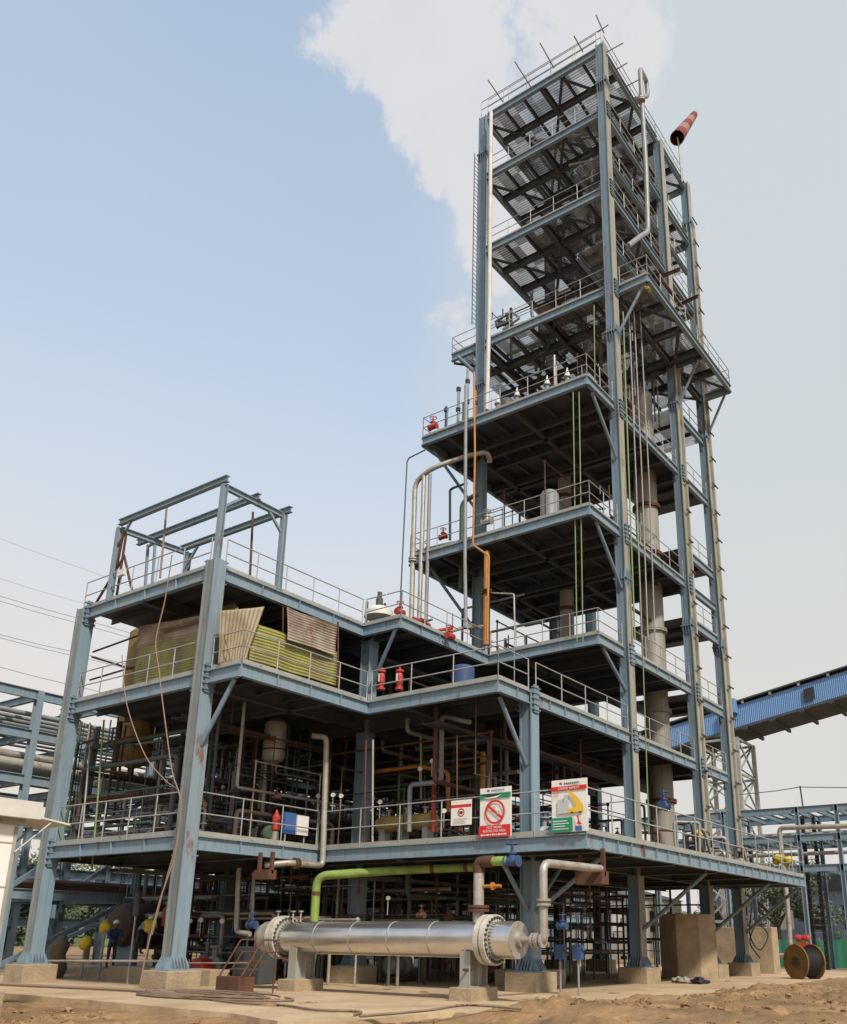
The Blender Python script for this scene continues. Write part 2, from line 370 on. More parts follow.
def column(x, y, top, dusty=False, splices=(), z0=.6, w=.5, base=True, plinth=True):
    tf = .05; b = MB()
    b.box((x-w/2, y-w/2+tf, z0), (x-w/2+.03, y-w/2+tf+.001, z0+.01))
    b = MB()
    b.box((x-.02, y-w/2+tf, z0), (x+.02, y+w/2-tf, top))              # web
    b.box((x-w/2, y+w/2-tf, z0), (x+w/2, y+w/2, top))                 # far flange
    # side plates set back inside the section: reads as the recessed web seen side on
    b.box((x-w/2+.07, y-w/2+tf, z0), (x-w/2+.085, y+w/2-tf, top-.02))
    b.box((x+w/2-.085, y-w/2+tf, z0), (x+w/2-.07, y+w/2-tf, top-.02))
    b.box((x-w/2+.07, y-w/2+tf, top-.02), (x+w/2-.07, y+w/2-tf, top))
    o = b.build('column', M['steel'] if top > 14.5 or x > 20 else M['fire'], ST)
    f = MB(); f.box((x-w/2, y-w/2, z0), (x+w/2, y-w/2+tf-.003, top+.003)); f.build('front_flange', M['dusty'] if dusty else M['flange'], o)  # beige front flange of the dusty legs: dust, with sunlight put into the colour
    if base:
        g = MB(); g.box((x-.45, y-.45, z0), (x+.45, y+.45, z0+.04))
        for k in range(-2, 3):
            d = k*.11
            for sx in (-1, 1):
                a = x+sx*w/2; e = x+sx*.43
                g.add([(a, y+d-.012, z0+.04), (e, y+d-.012, z0+.04), (e, y+d-.012, z0+.12), (a, y+d-.012, z0+.42),
                       (a, y+d+.012, z0+.04), (e, y+d+.012, z0+.04), (e, y+d+.012, z0+.12), (a, y+d+.012, z0+.42)],
                      [(0,1,2,3),(7,6,5,4),(0,4,5,1),(1,5,6,2),(2,6,7,3),(3,7,4,0)])
                a2 = y+sx*w/2; e2 = y+sx*.43
                g.add([(x+d-.012, a2, z0+.04), (x+d-.012, e2, z0+.04), (x+d-.012, e2, z0+.12), (x+d-.012, a2, z0+.42),
                       (x+d+.012, a2, z0+.04), (x+d+.012, e2, z0+.04), (x+d+.012, e2, z0+.12), (x+d+.012, a2, z0+.42)],
                      [(0,1,2,3),(7,6,5,4),(0,4,5,1),(1,5,6,2),(2,6,7,3),(3,7,4,0)])
        g.build('base_plate', M['flange'], o)
    for z in splices:
        g = MB(); h = .33
        g.box((x-h, y-h, z-.03), (x+h, y+h, z+.03))
        for sg in (-1, 1):
            for k in (-.2, -.07, .07, .2):
                for sx in (-1, 1):
                    zz = z+sg*.03; zt = z+sg*.5
                    for (ax, pts) in ((0, [(x+sx*w/2, y+k), (x+sx*h, y+k)]), (1, [(x+k, y+sx*w/2), (x+k, y+sx*h)])):
                        (p0, q0), (p1, q1) = pts; dx, dy = ((0, .012) if ax == 0 else (.012, 0))
                        g.add([(p0-dx, q0-dy, zz), (p1-dx, q1-dy, zz), (p1-dx, q1-dy, zz+sg*.08), (p0-dx, q0-dy, zt),
                               (p0+dx, q0+dy, zz), (p1+dx, q1+dy, zz), (p1+dx, q1+dy, zz+sg*.08), (p0+dx, q0+dy, zt)],
                              [(0,1,2,3),(7,6,5,4),(0,4,5,1),(1,5,6,2),(2,6,7,3),(3,7,4,0)])
        g.build('splice', M['steel'], o)
    if plinth:
        g = MB(); g.box((x-.62, y-.62, -.1), (x+.62, y+.62, z0)); g.build('plinth', M['conc'], o, .03)
    return o
D_SP = (17.05, 30.2, 46.4)
column(UA, VA1, 13.75); column(UA, VA, 13.95); column(UB, VB, 9.97); column(UB, VA+.15, 13.3); column(UB, VA1, 13.3)
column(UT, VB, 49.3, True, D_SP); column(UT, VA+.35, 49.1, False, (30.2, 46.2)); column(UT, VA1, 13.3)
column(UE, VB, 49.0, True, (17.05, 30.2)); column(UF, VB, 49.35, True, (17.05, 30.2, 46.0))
column(UE, VA+.35, 49.0); column(UF, VA+.35, 49.0); column(UE, VA1, 13.3); column(UF, VA1, 13.3)

def fascia(parent, a, b, ztop, h=.45, stiff=0, out=(0, 0)):
    """edge I-beam between two plan points, its top at ztop"""
    m = MB(); p = Vector((a[0], a[1], ztop-h/2)); q = Vector((b[0], b[1], ztop-h/2))
    m.ibeam(p, q, .20, h, tf=.035, tw=.02); t = (q-p).normalized(); L = (q-p).length
    if stiff:
        k = max(1, int(L/stiff))
        for i in range(1, k): m.bar(p+t*(L*i/k)-Vector((0, 0, h/2-.04)), p+t*(L*i/k)+Vector((0, 0, h/2-.04)), .19, .02, t)
    return m.build('edge_beam', M['flange'], parent)
def railing(pts, z, h=1.15, sp=1.55, ends=True, kick=True, r=.024, kh=.16):
    m = MB(); pts = [Vector((p[0], p[1], z)) for p in pts]
    for a, b in zip(pts[:-1], pts[1:]):
        L = (b-a).length; k = max(1, round(L/sp)); t = (b-a)/k
        for i in range(k+1): m.tube([a+t*i, a+t*i+Vector((0, 0, h))], r, 6)
        for hh in (h, h*.52):
            j0, j1 = rnd.uniform(-.012, .012), rnd.uniform(-.012, .012)
            m.tube([a+Vector((0, 0, hh+j0)), b+Vector((0, 0, hh+j1))], r, 6)
    o = m.build('railing', M['rail'], ST)
    if kick:
        g = MB()
        for a, b in zip(pts[:-1], pts[1:]):
            g.bar(a+Vector((0, 0, kh/2)), b+Vector((0, 0, kh/2)), .012, kh)
        g.build('toe_board', M['kick'], o)
    return o
def deck(z, rects, edges, grate=False, js=1.15, h=.45, main=True, mainx=(), mainy=(), stiff=0, braces=False, cross=False):
    m = MB()
    for (x0, x1, y0, y1) in rects: m.box((x0+.003, y0+.003, z), (x1-.003, y1-.003, z+.02 if not grate else z+.03))
    d = m.build('platform', M['grate'] if grate else M['plate'], ST)
    j = MB()
    for (x0, x1, y0, y1) in rects:
        if cross:
            k = max(1, int((y1-y0)/1.25))
            for i in range(1, k): y = y0+(y1-y0)*i/k; j.ibeam((x0+.1, y, z-.12), (x1-.1, y, z-.12), .12, .2, tf=.02, tw=.015)
            k = max(1, int((x1-x0)/1.95))
            for i in range(1, k): x = x0+(x1-x0)*i/k; j.ibeam((x, y0+.1, z-.24), (x, y1-.1, z-.24), .2, .44, tf=.03, tw=.02)
        else:
            k = max(1, int((x1-x0)/js))
            for i in range(1, k): x = x0+(x1-x0)*i/k; j.ibeam((x, y0+.1, z-.13), (x, y1-.1, z-.13), .10, .22, tf=.02, tw=.015)
        if braces:
            kk = max(1, int((y1-y0)/2.6)); yy = (y1-y0)/kk
            xx0, xx1 = x0+.2, x1-.2; nx = max(1, int((xx1-xx0)/2.9)); dx = (xx1-xx0)/nx
            for a in range(nx):
                for c in range(kk):
                    if (a+c) % 2: j.bar((xx0+a*dx, y0+c*yy, z-.36), (xx0+(a+1)*dx, y0+(c+1)*yy, z-.42), .17, .06)
                    else: j.bar((xx0+(a+1)*dx, y0+c*yy, z-.36), (xx0+a*dx, y0+(c+1)*yy, z-.42), .17, .06)
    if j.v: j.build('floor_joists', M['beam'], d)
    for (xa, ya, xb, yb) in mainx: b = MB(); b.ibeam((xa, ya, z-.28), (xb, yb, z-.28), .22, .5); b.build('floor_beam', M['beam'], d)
    for (a, b_) in edges: fascia(d, a, b_, z-.004, h, stiff)
    return d
def brace(p, q, w=.14): b = MB(); b.tube([p, q], w/2*1.15, 8); b.build('brace', M['steel'], ST)
def lines(xs=(), ys=(), x0=0, x1=0, y0=0, y1=0):
    return [(x, y0, x, y1) for x in xs] + [(x0, y, x1, y) for y in ys]

# level 1
XR, YM1, XM1 = 45.97, 12.95, 23.92
deck(Z1, [(UA, XM1, VA, 32), (XM1, XR, YM1, 37)],
     [((UA, VA1-.25), (UA, VA+.25)), ((UA+.25, VA), (XM1, VA))], stiff=1.5,
     mainx=lines((XM1+.6, UB, 30.2, UT, 38, UE), (VB, 20.2, VA+.2, 28, VA1), XM1, XR, YM1, 32) + [(UA, VA1, XM1, VA1), (UA+3, VA, UA+3, 32)])
fascia([o for o in C.objects if o.name.startswith('platform')][0], (XM1, VA), (XM1, YM1), Z1-.004, .45)
fascia([o for o in C.objects if o.name.startswith('platform')][0], (XM1, YM1), (XR, YM1), Z1-.004, .45, .95)
fascia([o for o in C.objects if o.name.startswith('platform')][0], (XR, YM1), (XR, 32), Z1-.004, .45)
RH = 1.38
railing([(UA, VA1-.3), (UA, VA+.3)], Z1, RH); railing([(UA+.35, VA), (XM1-.15, VA)], Z1, RH)
railing([(XM1, VA-.1), (XM1, YM1)], Z1, RH, 1.9); railing([(XM1, YM1), (XR, YM1)], Z1, RH, 1.7); railing([(XR, YM1), (XR, 20)], Z1, RH)
# level 2
YM2, YA2 = 16.25, 22.1
d2 = deck(Z2, [(UA, 24.08, YA2, 32), (24.08, UT, YM2, 37), (UT, XR, VB, 37)],
     [((UA, VA1-.25), (UA, VA+.25)), ((UA, VA-.25), (UA, YA2))],
     mainx=lines((UB, 30.2, UT, UE), (20.2, VA+.2, 28, VA1), 24.1, XR, VB, 32) + [(UA+.2, VA+.1, UB, VA+.1), (22, YA2, 22, 32)])
fascia(d2, (UA, YA2), (24.08, YA2), Z2-.004, .45, 1.35); fascia(d2, (24.08, YA2), (24.08, YM2), Z2-.004, .45)
fascia(d2, (24.08, YM2), (UT-.3, YM2), Z2-.004, .45, 1.0); fascia(d2, (UT+.3, VB), (UE-.3, VB), Z2-.004, .42, 1.2); fascia(d2, (UE+.3, VB), (UF-.3, VB), Z2-.004, .42, 1.2)
railing([(UA, VA1-.3), (UA, VA+.3)], Z2); railing([(UA, VA-.35), (UA, YA2), (24.08-.1, YA2)], Z2); railing([(24.08, YA2-.15), (24.08, YM2), (26.0, YM2)], Z2, 1.2, 1.9)
railing([(26.5, YM2), (UT-.35, YM2)], Z2, 1.2, 1.9); railing([(UT+.35, VB), (UE-.35, VB)], Z2); railing([(UE+.35, VB), (UF-.35, VB)], Z2)
# level 3: roof of the front block, mid terrace, tower floor
d3 = deck(Z3, [(UA, 25.6, VA, 32), (25.6, 31.7, 21.95, 36), (31.7, UE, VB, 36)],
     [((UA, VA1-.25), (UA, VA+.25)), ((UA+.25, VA), (25.6, VA))], stiff=1.6,
     mainx=[(UB, 22, UB, 32), (22, VA, 22, 32), (UA, 28, 25.6, 28), (25.6, 25.6, 31.7, 25.6), (29, 22, 29, 28), (31.7, 20.3, UE, 20.3), (31.7, VA+.3, UE, VA+.3), (UT, VB, UT, 26), (38, VB, 38, 26)])
fascia(d3, (25.6, VA), (25.6, 21.95), Z3-.004); fascia(d3, (25.6, 21.95), (31.7, 21.95), Z3-.004, .45, 1.2); fascia(d3, (31.7, 21.95), (31.7, VB), Z3-.004)
fascia(d3, (31.7, VB), (UT-.3, VB), Z3-.004); fascia(d3, (UT+.3, VB), (UE-.3, VB), Z3-.004, .42, 1.2); fascia(d3, (UA, VA1), (UA, 32), Z3-.004)
railing([(UA, VA1+.2), (UA, VA+.35)], Z3); railing([(UA+.4, VA), (25.5, VA)], Z3); railing([(25.6, VA-.1), (25.6, 21.95), (31.6, 21.95)], Z3)
railing([(31.7, 21.8), (31.7, VB), (UT-.35, VB)], Z3, 1.15); railing([(UT+.35, VB), (UE-.35, VB)], Z3)
# tower floors 4 and 5
def tower_floor(z, u, ye, yr):
    d = deck(z, [(u, UE, VB, ye)], cross=True, edges= [((u, ye), (u, VB)), ((u, VB), (UT-.28, VB))],
         mainx=[(u+.1, 20.3, UE, 20.3), (u+.1, VA+.35, UE, VA+.35), (UT, VB, UT, ye), (38, VB, 38, ye), (UE, VB, UE, ye)])
    fascia(d, (UT+.28, VB), (UE-.28, VB), z-.004, .42, 1.2); fascia(d, (UE, ye), (u, ye), z-.004)
    railing([(u+1.5, ye), (u, ye), (u, VB), (UT-.35, VB)], z, 1.2); railing([(UT+.35, VB), (UE-.35, VB)], z)
tower_floor(Z4, 31.24, 26.36, 0); tower_floor(Z5, 31.35, 25.9, 0)
# short floors in the narrow end bay
for z in (13.5, 17.6, 21.5, 26.03, 30.05):
    d = deck(z, [(UE, UF, VB, 19.6)], [((UE+.28, VB), (UF-.28, VB)), ((UE, 19.6), (UF, 19.6))], grate=z > 29)
    railing([(UE+.3, VB), (UF-.3, VB)], z); railing([(UE+.2, 19.6), (UF-.2, 19.6)], z, kick=False)
b = MB(); b.ibeam((UE+.25, VB, 19.3), (UF-.25, VB, 19.3), .2, .4); b.build('tie_beam', M['flange'], ST)
# tower floor 6, with the overhanging gallery on the near right side
d6 = deck(Z6, [(UT, XR, VB, 26.38), (UT+.25, XR, 14.49, VB)], [((UT, 26.38), (UT, VA+.65)), ((UT, VA+.1), (UT, VB+.28)), ((UT+.3, VB-.3), (UT+.25, 14.49)), ((UT+.25, 14.49), (XR, 14.49)), ((XR, 14.49), (XR, VB-.3))],
     grate=True, cross=True, mainx=lines((UE,), (VB, 20.3, VA+.35), UT, XR, 14.6, 26.3), braces=True)
railing([(UT+2, 26.38), (UT, 26.38), (UT, VA+.7)], Z6); railing([(UT, VA), (UT, VB+.3)], Z6, 1.2)
railing([(UT+.25, VB-.35), (UT+.25, 14.49), (XR, 14.49), (XR, VB-.3)], Z6, 1.15)
for z, br in ((Z7, 1), (Z8, 1), (Z9, 1)):
    d = deck(z, [(UT, UF, VB, VA+.35)], [((UT, VA+.1), (UT, VB+.28)), ((UT+.28, VB), (UE-.28, VB)), ((UE+.28, VB), (UF-.28, VB)), ((UT+.28, VA+.35), (UF, VA+.35)), ((UF, VA+.3), (UF, VB+.3))],
         grate=True, cross=True, mainx=lines((UE,), (20.3,), UT, UF, VB, VA+.35), braces=True)
    railing([(UT, VA+.1), (UT, VB+.3)], z); railing([(UT+.3, VB), (UE-.3, VB), (UF-.3, VB)], z)
railing([(UT, VB), (UT, VA+.6)], Z9+.02, 1.25, kick=False)
# intermediate landings between the tall floors on the right face
for z, x0, x1 in ((36.4, UT+.4, UE-.4), (42.1, UT+.4, UE-.4), (35.6, UE+.3, UF-.3), (42.3, UE+.3, UF-.3)):
    d = deck(z, [(x0, x1, VB+.2, VB+2.1)], [((x0, VB+.2), (x1, VB+.2)), ((x0, VB+2.1), (x1, VB+2.1))], grate=True, h=.3)
    railing([(x0, VB+.2), (x1, VB+.2)], z, 1.1, kick=False)
# knee braces
for z in (Z4, Z5): brace((32.0, VB+.12, z-.45), (UT-.25, VB, z-2.9))
brace((32.2, VB+.1, Z3-.45), (UT-.25, VB, Z3-1.9))
brace((24.6, VB+.2, Z2-.45), (UB-.22, VB, Z2-2.6)); brace((25.6, 22.2, Z3-.45), (UB-.2, VA-.1, Z3-2.7))
brace((UA+.1, 22.5, Z2-.45), (UA, VA-.22, Z2-2.5)); brace((UT+.4, 14.8, Z6-.45), (UT+.1, VB-.25, Z6-2.9))
brace((UE, 14.8, Z6-.45), (UE, VB-.25, Z6-2.9)); brace((UF-.2, 14.8, Z6-.45), (UF, VB-.25, Z6-2.7))
brace((UT-.2, 25.8, Z6-.45), (UT, VA+.6, Z6-2.0)); 
for z in (Z4, Z5): brace((UT-2.2, 25.7, z-.45), (UT-.1, VA+.6, z-3.2))
for x in (UT, UE, UF): brace((x, 13.3, Z1-.45), (x, VB-.25, Z1-2.6))
brace((24.3, VB, Z1-.45), (UB-.2, VB, Z1-2.1)); brace((28.4, VB, Z1-.45), (UB+.2, VB, Z1-2.1)); brace((UB, 13.6, Z1-.45), (UB, VB-.2, Z1-2.2))
# bolted end plates where beams meet columns
for (x, y, zs) in ((UA, VA1, (Z1, Z2, Z3)), (UA, VA, (Z1, Z2, Z3)), (UB, VB, (Z2,)), (UT, VB, (Z2, Z3, Z4, Z5, Z6, Z7, Z8)), (UE, VB, (Z2, Z3, Z4, Z5)), (UB, VA+.15, (Z2, Z3))):
    for z in zs:
        g = MB()
        for (dx, dy) in ((0, 1), (0, -1), (1, 0)):
            if (y == VA1 or y == VA) and dy*(1 if y == VA1 else -1) > 0 and x == UA and z != Z2: continue
            cx_, cy_ = x+dx*.29, y+dy*.29
            if dy: g.box((x-.16, cy_-.02, z-.75), (x+.16, cy_+.02, z+.25))
            else: g.box((cx_-.02, y-.16, z-.75), (cx_+.02, y+.16, z+.25))
            for k in range(5): zz = z-.65+k*.2; g.box((cx_-(.24 if dy else .05), cy_-(.05 if dy else .24), zz-.02), (cx_+(.24 if dy else .05), cy_+(.05 if dy else .24), zz+.02))
        g.build('connection_plates', M['steel'], ST)

# rooftop frame on the front block
def roof_frame():
    t = thing('monorail_frame', 'light blue open steel frame with three top beams on the front block roof', 'steel frame', (20, 27, Z3))
    zt = 17.0; A = (18.05, 23.95); B_ = (18.05, 30.2); Cc = (20.9, 23.95); D_ = (21.1, 29.9)
    for (x, y) in (A, B_, Cc, D_):
        b = MB(); b.ibeam((x, y, Z3+.02), (x, y, zt-.12), .2, .2, (1, 0, 0)); b.build('post', M['flange'], t)
    for (p, q) in (((18.05, 23.8), (18.05, 30.25)), ((19.6, 23.9), (19.6, 31.3)), ((21.0, 23.7), (21.0, 30.3))):
        b = MB(); b.ibeam((p[0], p[1], zt+.1), (q[0], q[1], zt+.1), .18, .24); b.build('top_beam', M['flange'], t)
    for (p, q) in ((A, Cc), (B_, D_)):
        b = MB(); b.ibeam((p[0]+.1, p[1]+.06, zt-.14), (q[0]-.1, q[1]+.06, zt-.14), .16, .22); b.build('cross_beam', M['flange'], t)
    for (p, q) in (((18.05, 24.0, zt-1.0), (18.9, 24.0, zt-.25)), ((20.9, 24.0, zt-.9), (20.2, 24.0, zt-.25)), ((18.05, 29.5, zt-.05), (18.05, 30.2, zt-.9)), ((21.0, 29.2, zt-.05), (21.0, 29.9, zt-.9))):
        b = MB(); b.bar(p, q, .09, .09); b.build('knee_brace', M['flange'], t)
roof_frame()

# ------------------------------------------------------------------ pipes and equipment
def pipe(name, label, pts, r, m, cat='pipe', group=None, n=8, bend=None):
    b = MB(); b.tube(pts, r, n, bend=bend); o = b.build(name, M[m] if isinstance(m, str) else m); return tag(o, label, cat, group)
def fpipe(label, pts, r, m, fl=(), cat='pipe', fm='silver', n=10, name='process_pipe', bend=None):
    """pipe with flanges at (point, axis)"""
    t = thing(name, label, cat, pts[0]); b = MB(); b.tube(pts, r, n, bend=bend); b.build('pipe_run', M[m], t)
    for (p, ax) in fl:
        g = MB()
        for s in (-.06, .06): g.lathe(Vector(p)+Vector(ax)*(s-.035), ax, [(0, r*1.75), (.06, r*1.75)], 12, False)
        g.build('flange', M[fm], t)
    return t
Z = Vector((0, 0, 1))
# tall grey process column through the tower, and the slimmer one behind the front bay
def proc_col(label, x, y, r, z0, z1, rings, m='vessel', base=None):
    t = thing('process_column', label, 'vessel', (x, y, z0)); b = MB(); b.lathe((x, y, z0), (0, 0, 1), [(0, r), (z1-z0-.4, r), (z1-z0, r*.5)], 24); b.build('shell', M[m], t)
    for z in rings:
        g = MB(); g.lathe((x, y, z-.09), (0, 0, 1), [(0, r*1.22), (.08, r*1.22)], 24, False); g.lathe((x, y, z+.01), (0, 0, 1), [(0, r*1.22), (.08, r*1.22)], 24, False)
        g.build('flange', M['rust'] if rnd.random() < .7 else M['vessel'], t)
    return t
vc = P(651, 600, y=18.1)
proc_col('tall grey cylindrical process column rising through the tower floors beside the middle right leg', vc.x, 18.1, .62, 4.7, 31.5, (8.1, 12.6, 16.9, 21.2, 24.0, 27.5))
v2 = P(566, 560, y=21.6)
proc_col('slimmer grey column seen through the tower left bay between lower and middle floors', v2.x, 21.6, .36, 13.8, 30.0, (18.0, 24.5))
# big concrete foundation under the column
fb = MB(); fx, fy = vc.x-.9, 16.75
fb.lathe((fx, fy, -.1), (0, 0, 1), [(0, 1.32), (2.85, 1.32)], 8, False); o = fb.build('column_foundation', M['conc'], None, .03)
tag(o, 'large octagonal tan concrete foundation block at the foot of the tower', 'foundation')
wa, wb, wz = P(716, 960, x=50).y, P(774, 960, x=50).y, P(745, 927, x=50).z
fb = MB(); fb.box((50, wb, -.1), (51, wa, wz)); o = fb.build('concrete_wall', M['conc'], None, .03); tag(o, 'long pale tan concrete wall behind the right hand tower legs', 'wall')
fb = MB(); fb.box((20.6, 25.3, -.1), (21.4, 31.0, .52)); o = fb.build('concrete_kerb', M['conc'], None, .02); tag(o, 'low tan concrete kerb wall between the two left column bases', 'kerb')
fb = MB(); fb.box((28.6, 17.8, -.1), (31.0, 19.4, .55)); o = fb.build('equipment_plinth', M['conc'], None, .02); tag(o, 'low empty concrete plinth behind the two blue boxed posts', 'plinth')

# exchanger
def exchanger():
    x, zc = 21.25, 1.58; y0, y1 = 23.4, 13.7; r = .49
    t = thing('heat_exchanger', 'long shiny silver horizontal heat exchanger lying on two saddles in front of the structure', 'heat exchanger', (x, 18.5, 0))
    ax = (0, -1, 0)
    b = MB(); b.lathe((x, 22.4, zc), ax, [(0, r), (7.8, r)], 40); sh = b.build('shell', M['clad'], t)
    for k in range(1, 5):
        g = MB(); g.lathe((x, 22.4-k*1.5+.02, zc), ax, [(0, r+.007), (.035, r+.007)], 40, False); g.build('cladding_seam', M['silver'], sh)
    for (ya, lab) in ((22.85, 0), (14.7, 1)):
        for k in (0, 1):
            g = MB(); yy = ya - k*.20; g.lathe((x, yy, zc), ax, [(0, .665), (.15, .665)], 40, False); fo = g.build('flange', M['flwhite'], t)
            h = MB()
            for i in range(28):
                a = 2*PI*i/28; c = Vector((x+.58*math.cos(a), yy-.15, zc+.58*math.sin(a))); h.lathe(c, ax, [(0, .042), (.05, .042)], 6, False)
            h.build('bolts', M['dark'], fo)
    b = MB(); b.lathe((x, 22.85, zc), (0, 1, 0), [(0, .5), (.55, .49), (.78, .40), (.9, .22), (.93, 0.001)], 32); b.build('head', M['silver'], t)
    b = MB(); b.lathe((x, 14.4, zc), ax, [(0, r), (.75, r)], 40); b.build('channel_box', M['clad'], t)
    b = MB(); b.lathe((x, 13.65, zc), ax, [(0, r-.004), (.02, r-.004)], 40, False); b.lathe((x, 13.65, zc), ax, [(.02, .2), (.14, .2)], 20, False); b.lathe((x, 13.5, zc), ax, [(0, .1), (.35, .1)], 12); b.lathe((x, 13.2, zc), ax, [(0, .19), (.07, .19)], 16, False); b.lathe((x, 13.1, zc), ax, [(0, .19), (.07, .19)], 16, False)
    b.build('nozzle', M['silver'], t)
    for (ys, mm) in ((21.75, 'kick'), (15.1, 'kick')):
        b = MB(); b.box((x-.42, ys-.03, .38), (x+.42, ys+.03, zc-.1))
        for dx in (-.42, 0, .40): b.box((x+dx-.012, ys-.17, .38), (x+dx+.014, ys+.17, zc-.3 if dx else zc-.45))
        b.box((x-.45, ys-.2, .34), (x+.45, ys+.2, .38)); b.build('saddle', M[mm], t, .004)
        b = MB(); b.box((x-.62, ys-.38, -.08), (x+.62, ys+.38, .345)); b.build('plinth', M['conc'], t, .02)
    g = MB()
    for yy in (23.0, 22.3, 21.95): g.tube([(x, yy, zc+.45), (x, yy, zc+.78)], .03, 8); g.lathe((x, yy, zc+.78), (0, 0, 1), [(0, .08), (.04, .08)], 10, False)
    g.build('lifting_lug', M['silver'], t)
    b = MB(); b.tube([(x-.3, 15.0, .8), (x-.62, 15.0, .8)], .04, 8); b.build('drain_valve', M['dark'], t)
exchanger()
X = 21.25
# lime green line into the exchanger, rust elbow above its right flange
Yv = 15.6
q0 = P(479, 925, x=X); q1 = P(479, 862, x=X)
t = thing('nozzle_riser', 'rust stained white riser pipe with rusty elbow above the right end of the silver exchanger', 'pipe', (X, q1.y, 2.0))
b = MB(); b.tube([(X, q1.y, zz) for zz in (1.95, 2.35)], .16, 14); b.tube([(X, q1.y, 2.4), (X, q1.y, q1.z-.25)], .15, 14); b.build('riser', M['silver'], t)
b = MB(); b.lathe((X, q1.y, 2.32), (0, 0, 1), [(0, .30), (.07, .30)], 20, False); b.lathe((X, q1.y, 2.42), (0, 0, 1), [(0, .30), (.07, .30)], 20, False); b.build('flange', M['rust'], t)
b = MB(); b.tube([(X, q1.y, q1.z-.3), (X, q1.y, q1.z), (X, q1.y-.5, q1.z)], .165, 14, bend=.38); b.build('elbow', M['rust'], t)
b = MB(); b.tube([(X, q1.y-.45, q1.z), (X, q1.y-.98, q1.z)], .13, 14); b.build('green_stub', M['lime'], t)
b = MB(); b.tube([(X, q1.y-.1, 3.0), (X, q1.y-.75, 3.0)], .045, 8); b.lathe((X, q1.y-.45, 3.0), (0, -1, 0), [(0, .11), (.05, .11)], 10, False); b.build('side_branch', M['orange'], t)
# big blue gate valve
def valve(name, label, loc, s=1, m='blue', ax=(0, 1, 0), wheelax=(0, 0, 1), group=None, cat='valve', hm=None):
    t = thing(name, label, cat, loc, group); c = Vector(loc); a = Vector(ax); u = Vector(wheelax)
    b = MB(); b.lathe(c-a*.28*s, a, [(0, .2*s), (.05*s, .2*s), (.051*s, .12*s), (.2*s, .17*s), (.36*s, .17*s), (.51*s, .12*s), (.512*s, .2*s), (.56*s, .2*s)], 14)
    b.lathe(c, u, [(0, .14*s), (.25*s, .12*s), (.251*s, .17*s), (.30*s, .17*s), (.301*s, .06*s), (.55*s, .05*s)], 12); b.build('body', M[m], t)
    g = MB(); wc = c+u*.58*s; f = u.orthogonal().normalized(); h = u.cross(f)
    ring = [wc+(f*math.cos(2*PI*i/12)+h*math.sin(2*PI*i/12))*.2*s for i in range(13)]; g.tube(ring, .022*s, 6, False, bend=.001)
    for i in range(3): g.tube([wc, ring[i*4]], .014*s, 5)
    g.tube([c+u*.5*s, c+u*.72*s], .025*s, 6); g.build('handwheel', M[hm or m], t); return t
valve('gate_valve', 'large blue gate valve with handwheel ending the short lime green stub under the first floor', (X, q1.y-1.12, q1.z-.02), .8, 'blue')
# pale right-hand pipe: nozzle -> up -> away under the deck
e1 = P(512, 944, x=X); e2 = P(543, 859, x=X); e3 = P(600, 868, x=24.0)
zz = e2.z-.1; yn = e2.y
fpipe('pale silver pipe rising from the exchanger end nozzle and turning under the first floor', [(X, 13.05, 1.58), (X, yn, 1.58), (X, yn, zz), (X+3.2, yn-.05, zz+.05)], .115, 'silver', [((X, yn, 2.55), Z), ((X, 12.95, 1.58), Vector((0, 1, 0)))], bend=.3)
valve('gate_valve', 'small blue valve hanging beside the pale riser right of the exchanger', (X+.55, yn-.25, 1.95), .5, 'blue')
# lime green header
gz = 3.72
gd = P(317, 880, x=23.3)
t = thing('green_header', 'long lime green pipe below the first floor dropping behind the silver exchanger', 'pipe', gd)
ga, gb = P(474, 867, x=25.4), P(400, 870, x=24.6)
b = MB(); b.tube([ga, gb, P(317, 876, x=23.3), (23.3, gd.y, .7), (23.2, gd.y+.5, .55), (23.2, gd.y+.75, .55)], .15, 14, bend=.4); b.build('pipe_run', M['lime'], t)
for (c_, d_) in ((Vector((23.3, gd.y, 3.05)), Z), (gb, ga-gb), (gb+(ga-gb)*.45, ga-gb), (gb+(ga-gb)*.9, ga-gb)):
    d_ = d_.normalized(); b = MB(); b.tube([c_-d_*.07, c_+d_*.07], .154, 14); b.build('rusty_weld_band', M['rust'], t)
# silver pipe with rusty bracket at left (front of first floor) going up to level two
a0 = P(325, 740, y=23.7); a1 = P(321, 866, y=23.7)
fpipe('pale silver pipe climbing past the first floor edge of the front block with rusty bend', [(a0.x-.6, 23.72, a0.z+.05), (a0.x, 23.62, a0.z+.1), (a1.x, 23.62, a1.z), (a1.x-1.6, 23.62, a1.z), (a1.x-2.2, 24.2, a1.z-.1)], .11, 'silver', [((a1.x-1.3, 23.62, a1.z), Vector((1, 0, 0)))], fm='rust', bend=.22)
pipe('silver_line', 'dull silver pipe dropping left of the exchanger head and turning towards it', [P(239, 868, x=22.2), P(236, 932, x=22.2), P(250, 934, x=22.2)], .09, 'silver')
pipe('silver_line', 'thin silver pipe standing right above the exchanger head', [P(254, 872, x=22.8), P(252, 925, x=22.8)], .06, 'silver')
for (px, py, lab) in ((252, 925, 'small dark blue valve left of the exchanger head'),): 
    q = P(px, py, x=21.6); valve('gate_valve', lab, q, .7, 'blue')
